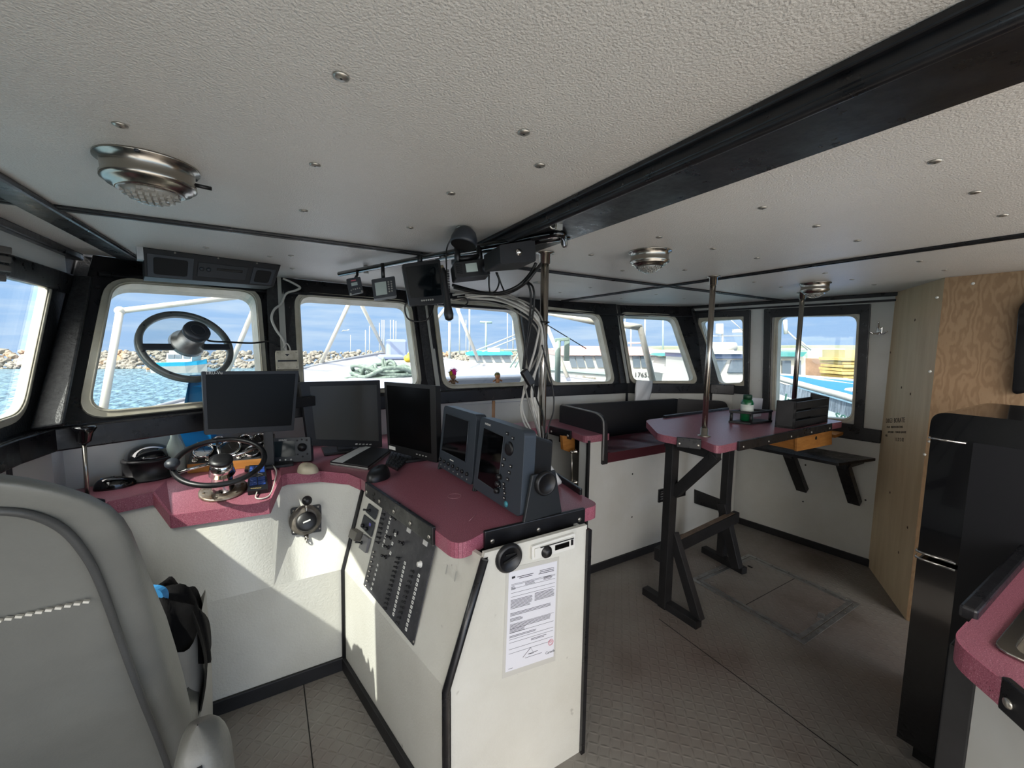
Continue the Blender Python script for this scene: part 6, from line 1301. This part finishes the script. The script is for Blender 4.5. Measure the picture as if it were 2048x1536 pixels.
# rope pile
rr = random.Random(3); pt = []; c = at(772, 757, 3.95)
for k in range(150):
    a = k * .55; R_ = .14 + .09 * math.sin(k * .21) + .05 * rr.random(); pt.append(c + V((.06, .1, 0)) + V((math.cos(a) * R_ * 1.35, math.sin(a) * R_, .01 + .13 * abs(math.sin(k * .13)) * rr.random())))
mb = MB(); mb.tube(spl(pt, 3), .019, 7); lo = at(781, 733, 3.95); mb.torus(lo, FH * .9 + RH * .3, .055, .016, 22, 7); mb.tube(spl([at(770, 745, 3.95), at(765, 722, 3.95), at(768, 720, 3.96), at(775, 745, 3.95)], 5), .014, 7)
mb.tube(spl([at(766, 750, 3.9), at(735, 753, 3.85), at(705, 756, 3.8), at(690, 758, 3.75)], 6), .017, 7); solo('mooring_rope', mb, ROPE, 'grey green mooring rope piled on the foredeck behind the middle monitors', 'rope', c)
mb = MB(); c = at(817, 717, 4.3); mb.ball(c, (.05, .05, .045)); mb.lathe([(.012, .03), (.012, .06), (0, .061)], c, n=10); solo('yellow_float', mb, mat('yellow_float', 'd9b23c', .5), 'small yellow float beside the rope pile on the foredeck', 'float')
# white pipe frame over the deck
fr_ = thing('deck_pipe_frame', 'white painted pipe frame standing on the foredeck outside the front windows', 'pipe frame', at(640, 730, 4.2))
for pl_, r, d0, d1 in ((((206, 822), (240, 622)), .024, 2.75, 3.05), (((240, 622), (515, 589)), .022, 3.05, 3.6), (((516, 598), (452, 752)), .021, 3.6, 3.75), (((641, 729), (706, 590)), .02, 4.35, 4.1), (((714, 592), (772, 706)), .02, 4.3, 5.2), (((906, 596), (957, 721)), .02, 4.6, 5.0), (((873, 640), (906, 596)), .018, 4.5, 4.6),
    (((1080, 621), (1200, 646)), .032, 4.2, 4.0), (((1095, 655), (1135, 755)), .022, 4.6, 4.4), (((1240, 649), (1282, 655)), .032, 4.0, 4.0), (((1280, 653), (1309, 775)), .03, 4.0, 3.9)):
    mb = MB(); mb.tube([at(*pl_[0], d0), at(*pl_[1], d1)], r, 12); build('pipe', mb, PIPE, fr_)
mb = MB(); mb.ball(at(240, 622, 3.05), .034); build('pipe_joint', mb, PIPE, fr_)
mb = MB(); mb.tube([at(1080, 641, 4.8), at(1172, 697, 5.2)], .006, 6); solo('stay_wire', mb, RUB, 'dark stay wire slanting across the window right of the steel post', 'wire')
o = thing('bow_roller_post', 'grey green upright hauler post outside the window right of the steel post', 'post', at(1122, 765, 3.9))
mb = MB(); mb.cyl(at(1115, 768, 3.9), at(1116, 682, 3.9), .028, n=16); build('post', mb, GG, o); mb = MB(); mb.beam(at(1133, 722, 3.9), at(1134, 676, 3.9), .05, .04, up=FH); mb.beam(at(1110, 680, 3.9), at(1137, 678, 3.9), .05, .03); build('head', mb, GG, o, bev=.004)
# ---- generic camera-independent boxes for distant boats
def slab(px, d, t, slope=0):
    mb = MB(); mb.prism([at(x, y, d) for x, y in px], FH * t); return mb
def R4(x0, y0, x1, y1): return [(x0, y0), (x1, y0), (x1, y1), (x0, y1)]
def part(o, nm, px, d, t, m, bev=0): return build(nm, slab(px, d, t), m, o, bev=bev)
def hull(o, c, head, L, B, H, m1, m2):
    R = Mx.Rotation(head, 3, 'Z'); secs = [(-.5, .8, .75), (-.2, 1, .78), (.15, .95, .85), (.35, .6, .95), (.5, .04, 1.1)]
    for nm, m, z0, z1 in (('hull', m1, -.2, .62), ('hull_band', m2, .62, 1)):
        mb = MB(); vs = []
        for x, b, h in secs:
            for s in (-1, 1):
                for z in (z0, z1): vs.append(c + R @ V((x * L, s * b * B / 2 * (.75 + .25 * z), h * H * z)))
        fs = []
        for i in range(4):
            k = i * 4; fs += [(k, k + 1, k + 5, k + 4), (k + 2, k + 6, k + 7, k + 3), (k + 1, k + 3, k + 7, k + 5)]
        fs += [(0, 2, 3, 1)]; mb.add(vs, fs); build(nm, mb, m, o)
# far boat seen through the clear view screen
c = onZ(362, 745, ZW); o = thing('fishing_boat', 'small white and cyan fishing boat moored by the breakwater in the left front window', 'boat', c); dd = (W2C @ (c - EYE)).z
hull(o, c + V((0, 0, .1)), -.25, 4.6, 1.7, 1.15, WHT2, CYAN)
part(o, 'wheelhouse', R4(333, 706, 384, 724), dd, 1.2, WHT2); part(o, 'upper_house', R4(338, 699, 381, 707), dd, 1.0, WHT2)
for x in (336, 350, 367): part(o, 'window', R4(x, 709, x + 13, 717), dd - .05, .06, BGL)
mb = MB(); mb.cyl(at(341, 700, dd), at(341, 674, dd), .02, n=6); build('mast', mb, WHT2, o)
mb = MB(); c2 = onZ(400, 741, ZW); mb.ball(c2 + V((0, 0, .25)), (.22, .22, .28)); solo('red_buoy', mb, mat('red_buoy', 'd2536a', .5), 'small red buoy at the bow of the far cyan fishing boat', 'buoy')
c = onZ(310, 743, ZW); o = thing('small_dinghy', 'little tan and white dinghy afloat left of the far cyan fishing boat', 'boat', c); dd = (W2C @ (c - EYE)).z; hull(o, c, .3, 1.3, .6, .45, WHT2, ORG); part(o, 'cuddy', R4(300, 734, 312, 740), dd, .4, ORG)
# boat with cyan roof
d = 26; o = thing('fishing_boat', 'white fishing boat with a cyan roof in the window behind the two small figures', 'boat', at(985, 730, d))
part(o, 'roof', [(930, 706), (938, 703), (1022, 704.5), (1026, 710), (934, 711)], d - .3, 3.2, CYAN); part(o, 'wheelhouse', [(940, 710), (1022, 710), (1030, 745), (935, 745)], d, 2.6, WHT2)
for x in (946, 965, 984, 1003): part(o, 'window', [(x, 712), (x + 14, 712), (x + 21, 725), (x + 7, 725)], d - .05, .06, BGL)
part(o, 'raft_box', R4(975, 696, 1000, 704), d, .7, WHT2); mb = MB(); mb.tube([at(950, 702, d), at(1040, 666, d + 1)], .05, 6); mb.tube([at(960, 706, d), at(1045, 672, d + 1)], .05, 6); build('boom', mb, WHT2, o)
mb = MB(); mb.tube([at(1020, 735, d - 2), at(1038, 703, d - 2)], .05, 6); mb.tube([at(1030, 735, d - 2), at(1046, 703, d - 2)], .05, 6); mb.tube([at(1008, 700, d - 2), at(1050, 700, d - 2)], .06, 6); build('gantry', mb, GG, o)
part(o, 'hull', [(900, 728), (1060, 728), (1060, 760), (900, 748)], d - .4, 4, WHT2)
# boat with pale red roof and number
d = 12.5; o = thing('fishing_boat', 'white fishing boat with a pale red roof and black registration number on its side', 'boat', at(1220, 760, d))
part(o, 'roof', [(1112, 700), (1150, 692), (1290, 694), (1332, 702), (1332, 711), (1112, 711)], d - .15, 2.6, PKR); part(o, 'wheelhouse', [(1112, 711), (1316, 709), (1316, 762), (1112, 762)], d, 2.4, WHT2)
for x, w, s in ((1137, 12, 6), (1150, 15, 7), (1168, 15, 7), (1189, 18, 7), (1265, 14, 2), (1281, 13, 3)): part(o, 'window', [(x, 712), (x + w, 712), (x + w + s, 735), (x + s, 735)], d - .05, .06, BGL)
part(o, 'hull', [(1080, 738), (1330, 745), (1332, 790), (1080, 790)], d - .3, 3, WHT2); part(o, 'rub_rail', [(1095, 735), (1222, 745), (1222, 750), (1095, 740)], d - .38, .1, GG)
mb = MB(); mb.text('176537', .20, at(1268, 754, d - .32), RH, (0, 0, 1), .004); build('registration_number', mb, INK, o)
mb = MB(); mb.text('St. Pierre', .17, at(1150, 759, d - .33), RH, (0, 0, 1), .004); build('boat_name', mb, mat('brown_script', '7a6a58', .6), o)
mb = MB()
for x, y0, y1 in ((1290, 636, 700), (1262, 650, 696), (1284, 668, 700)): mb.cyl(at(x, y1, d + 1), at(x, y0, d + 1), .025, n=6)
mb.tube([at(1256, 686, d + 1), at(1285, 686, d + 1)], .03, 6); build('mast', mb, WHT2, o)
# white boats beyond the corner
d = 10; o = thing('fishing_boat', 'white boat with a teal roof visor at the right of the last front window', 'boat', at(1370, 765, d))
part(o, 'roof', [(1349, 714), (1362, 709), (1410, 708), (1410, 718)], d - .1, 2, TEAL); part(o, 'wheelhouse', [(1364, 717), (1412, 717), (1412, 750), (1345, 750)], d, 1.8, WHT2); part(o, 'window', [(1364, 722), (1384, 720), (1392, 745), (1357, 745)], d - .05, .06, BGL); part(o, 'hull', [(1338, 750), (1415, 746), (1415, 775), (1334, 775)], d - .3, .4, WHT2)
d = 8.5; o = thing('fishing_boat', 'white boat carrying a white life raft canister in the narrow side window', 'boat', at(1450, 775, d))
part(o, 'roof', R4(1400, 702, 1492, 708), d - .2, 2.2, WHT2); part(o, 'band', R4(1402, 708, 1492, 717), d - .05, 2, mat('dark_blue_band', '6b7a9c', .4)); part(o, 'wheelhouse', R4(1400, 717, 1492, 775), d, 1.9, WHT2)
part(o, 'window', [(1412, 720), (1455, 720), (1440, 746), (1428, 746)], d - .05, .06, BGL); part(o, 'window', [(1464, 720), (1490, 719), (1490, 745), (1456, 745)], d - .05, .06, BGL)
mb = MB(); mb.tube([at(1424, 694, d + .3), at(1470, 694, d + .3)], .105, 16); build('raft_canister', mb, WHT2, o); part(o, 'raft_cradle', R4(1424, 700, 1468, 704), d + .2, .3, WHT2)
part(o, 'radome', R4(1436, 647, 1448, 668), d + .3, .12, WHT2, .02); mb = MB(); mb.cyl(at(1445, 690, d + .4), at(1445, 665, d + .4), .02, n=6); mb.tube([at(1420, 672, d + .4), at(1490, 672, d + .4)], .01, 5); mb.tube([at(1462, 640, d + .4), at(1486, 662, d + .4)], .01, 5); build('mast', mb, WHT2, o)
part(o, 'radar', R4(1474, 658, 1492, 665), d + .4, .2, WHT2)
d = 9.5; o = thing('fishing_boat', 'white wheelhouse with a dark green roof edge left of the post in the side window', 'boat', at(1585, 760, d))
part(o, 'roof', [(1540, 706), (1600, 706), (1614, 704), (1606, 713), (1540, 713)], d - .2, 2, TEAL); part(o, 'wheelhouse', R4(1540, 713, 1611, 770), d, 1.8, mat('cream_boat_paint', 'cfc6b4', .5)); part(o, 'window', R4(1565, 721, 1582, 752), d - .05, .06, BGL); part(o, 'window', R4(1592, 721, 1602, 752), d - .05, .06, BGL)
mb = MB(); mb.tube([at(1570, 640, d + 1), at(1572, 668, d + 1)], .05, 6); mb.tube([at(1572, 660, d + 1), at(1615, 700, d + 1)], .02, 6); mb.tube([at(1598, 680, d + 1), at(1622, 700, d + 1)], .02, 6); build('mast', mb, WHT2, o)
# blue decked boat close alongside
d0, d1 = 5.4, 3.9
o = thing('blue_deck_boat', 'bow of a boat with a bright blue deck moored close outside the right side window', 'boat', at(1630, 850, 4.6))
BLD = mat('blue_deck_paint', '1f6fc0', .5); gw = [at(1500, 742, d0), at(1555, 756, 5.0), at(1630, 777, 4.5), at(1710, 799, d1), at(1790, 830, 3.6)]; fg = [at(1500, 741, d0 + .4), at(1555, 750, 6.4), at(1640, 756, 6.6), at(1710, 762, 6.6), at(1800, 775, 6.4)]
mb = MB(); mb.add(gw + fg, [(i, i + 1, 6 + i, 5 + i) for i in range(4)]); build('deck', mb, BLD, o)
mb = MB(); mb.tube(spl(gw, 4), .035, 8); build('gunwale', mb, WHT2, o); mb = MB(); mb.tube(spl(fg, 4), .03, 8); build('gunwale', mb, WHT2, o)
mb = MB(); mb.tube([at(1612, 755, 6.2), at(1710, 770, 5.9)], .02, 6); build('deck_line', mb, WHT2, o)
mb = MB(); mb.prism([at(1675, 780, 4.9), at(1712, 776, 5.2), at(1715, 786, 4.5)], (0, 0, .012)); build('white_arrow', mb, WHT2, o)
dn = V((0, 0, -1)); g2 = [p + dn * .05 for p in gw]; g3 = [p + dn * .19 for p in gw]; g4 = [p + dn * 1.6 + FH * .3 for p in gw]
mb = MB(); mb.add(g2 + g3, [(i, i + 1, 6 + i, 5 + i) for i in range(4)]); build('fender_band', mb, mat('grey_fender', '8b96a3', .6, stretch=(9, 9, 1), var=(6, '5f6a76', .4, .6)), o)
mb = MB(); mb.add(g3 + g4, [(i, i + 1, 6 + i, 5 + i) for i in range(4)]); build('hull_side', mb, mat('pale_hull', 'c9d2d4', .4), o)
eh = (gw[3] - gw[1]).normalized()
mb = MB(); p_ = at(1566, 810, 4.55); mb.text('Jul', .2, p_, eh, (0, 0, 1), .004); p_ = at(1668, 838, 4.0); mb.text('sea', .16, p_, eh, (0, 0, 1), .004); build('boat_name', mb, mat('dark_green_letters', '3f6a60', .5), o)
# wharf, shed, lumber, hills
mb = slab([(1540, 716), (1730, 720), (1740, 775), (1540, 765)], 19, 2); solo('wharf_wall', mb, WHF, 'brown timber wharf wall behind the blue deck boat', 'wharf')
mb = slab([(1615, 700), (1690, 697), (1690, 722), (1615, 722)], 22, 4); solo('shed', mb, SHED, 'pale green shed on the wharf in the right side window', 'building')
o = thing('lumber_stack', 'yellow lumber stacked high on the wharf at the right edge of the side window', 'lumber', at(1698, 765, 16))
for k in range(7):
    y0 = 716 + k * 7; part(o, 'lumber_layer', R4(1683 + (k % 3) * 2, y0, 1735, y0 + 5.4), 16 + .1 * (k % 2), 1.2, LUM)
part(o, 'tarp', R4(1690, 700, 1740, 716), 16.2, 1.2, mat('tan_cover', '9c946c', .7))
mb = MB(); hp_ = [at(x, y, 150) for x, y in ((900, 704), (1000, 700), (1150, 697), (1230, 693), (1300, 696), (1380, 692), (1480, 694), (1560, 692), (1640, 691), (1700, 690), (1800, 692), (1900, 690))]; mb.add(hp_ + [at(x, 722, 150) for x in (900, 1000, 1150, 1230, 1300, 1380, 1480, 1560, 1640, 1700, 1800, 1900)] + [p + FH * 30 for p in hp_], [(i, i + 1, 13 + i, 12 + i) for i in range(11)] + [(i, i + 1, 25 + i, 24 + i) for i in range(11)]); solo('far_hills', mb, LAND, 'low hazy hills along the far shore', 'hills', kind='stuff')
o = thing('orange_gantry', 'orange and pink steel gantry behind the boat with the registration number', 'gantry', at(1345, 730, 30))
for x in (1333, 1343, 1352, 1364): part(o, 'post', R4(x, 699, x + 4, 730), 30, .3, ORG)
for y in (699, 712, 722): part(o, 'beam', R4(1330, y, 1372, y + 4), 29.8, .3, ORG)
# masts and posts along the harbour
for i, (x, y0, y1, d, r, lab) in enumerate(((731, 660, 712, 40, .07, 'leftmost thin white mast in the middle front window'), (739, 652, 712, 40, .07, 'second thin white mast from the left in the middle front window'), (759, 646, 705, 42, .07, 'third thin mast from the left in the middle front window'), (764, 640, 705, 42, .07, 'fourth thin mast from the left in the middle front window'), (768, 640, 705, 42, .07, 'fifth thin mast from the left in the middle front window'), (781, 640, 690, 38, .06, 'leftmost of the three antennas above the bow block'), (787, 640, 690, 38, .06, 'middle of the three antennas above the bow block'), (792, 642, 690, 38, .06, 'rightmost of the three antennas above the bow block'), (820, 655, 705, 40, .06, 'thin mast at the right edge of the middle front window'),
        (899, 645, 708, 30, .16, 'thick white mast with lamps at the left of the window with the two figures'), (919, 604, 695, 30, .08, 'tall white mast left of the cyan roofed boat'), (932, 640, 695, 30, .05, 'short thin mast left of the cyan roofed boat'), (939, 600, 700, 30, .1, 'tall white mast standing over the cyan roof'), (1015, 615, 700, 30, .06, 'tall thin mast at the right of the window with two figures'), (1026, 622, 690, 30, .08, 'white mast with crosspieces near the cable bundle'), (1034, 640, 690, 30, .06, 'thin mast nearest the cable bundle'), (1250, 632, 690, 30, .05, 'thin mast at the left of the last front window'), (1326, 636, 700, 30, .09, 'grey mast in the middle of the last front window'), (701, 670, 712, 60, .05, 'faint pole above the breakwater in the middle front window'))):
    mb = MB(); mb.cyl(at(x, y1 + 14, d), at(x, y0, d), r * .65, n=8); solo('boat_mast', mb, WHT2 if 'grey' not in lab else GG, lab, 'mast', at(x, y1, d))
o = thing('lamp_post', 'tall harbour lamp post with a double arm above the cyan roofed boat', 'lamp post', at(972, 705, 45)); mb = MB(); mb.cyl(at(972, 712, 45), at(972, 645, 45), .12, n=8); build('column', mb, GG, o); mb = MB(); mb.tube([at(960, 644, 45), at(984, 645, 45)], .12, 6); build('arm', mb, GG, o)
c = at(690, 661, 30); o = thing('seagull', 'gull flying above the breakwater in the middle front window', 'bird', c); mb = MB(); mb.ball(c, (.17, .05, .04), R=Mx.Rotation(-.5, 3, 'Z')); build('body', mb, WHT2, o)
for s in (-1, 1): mb = MB(); mb.prism([c + RH * .1 * s, c + RH * (.1 * s + .14), c + RH * .3 * s + V((0, 0, .1 * s)) + FH * .1, c + RH * .14 * s + V((0, 0, .05))], (0, 0, .012)); build('wing', mb, GREY, o)
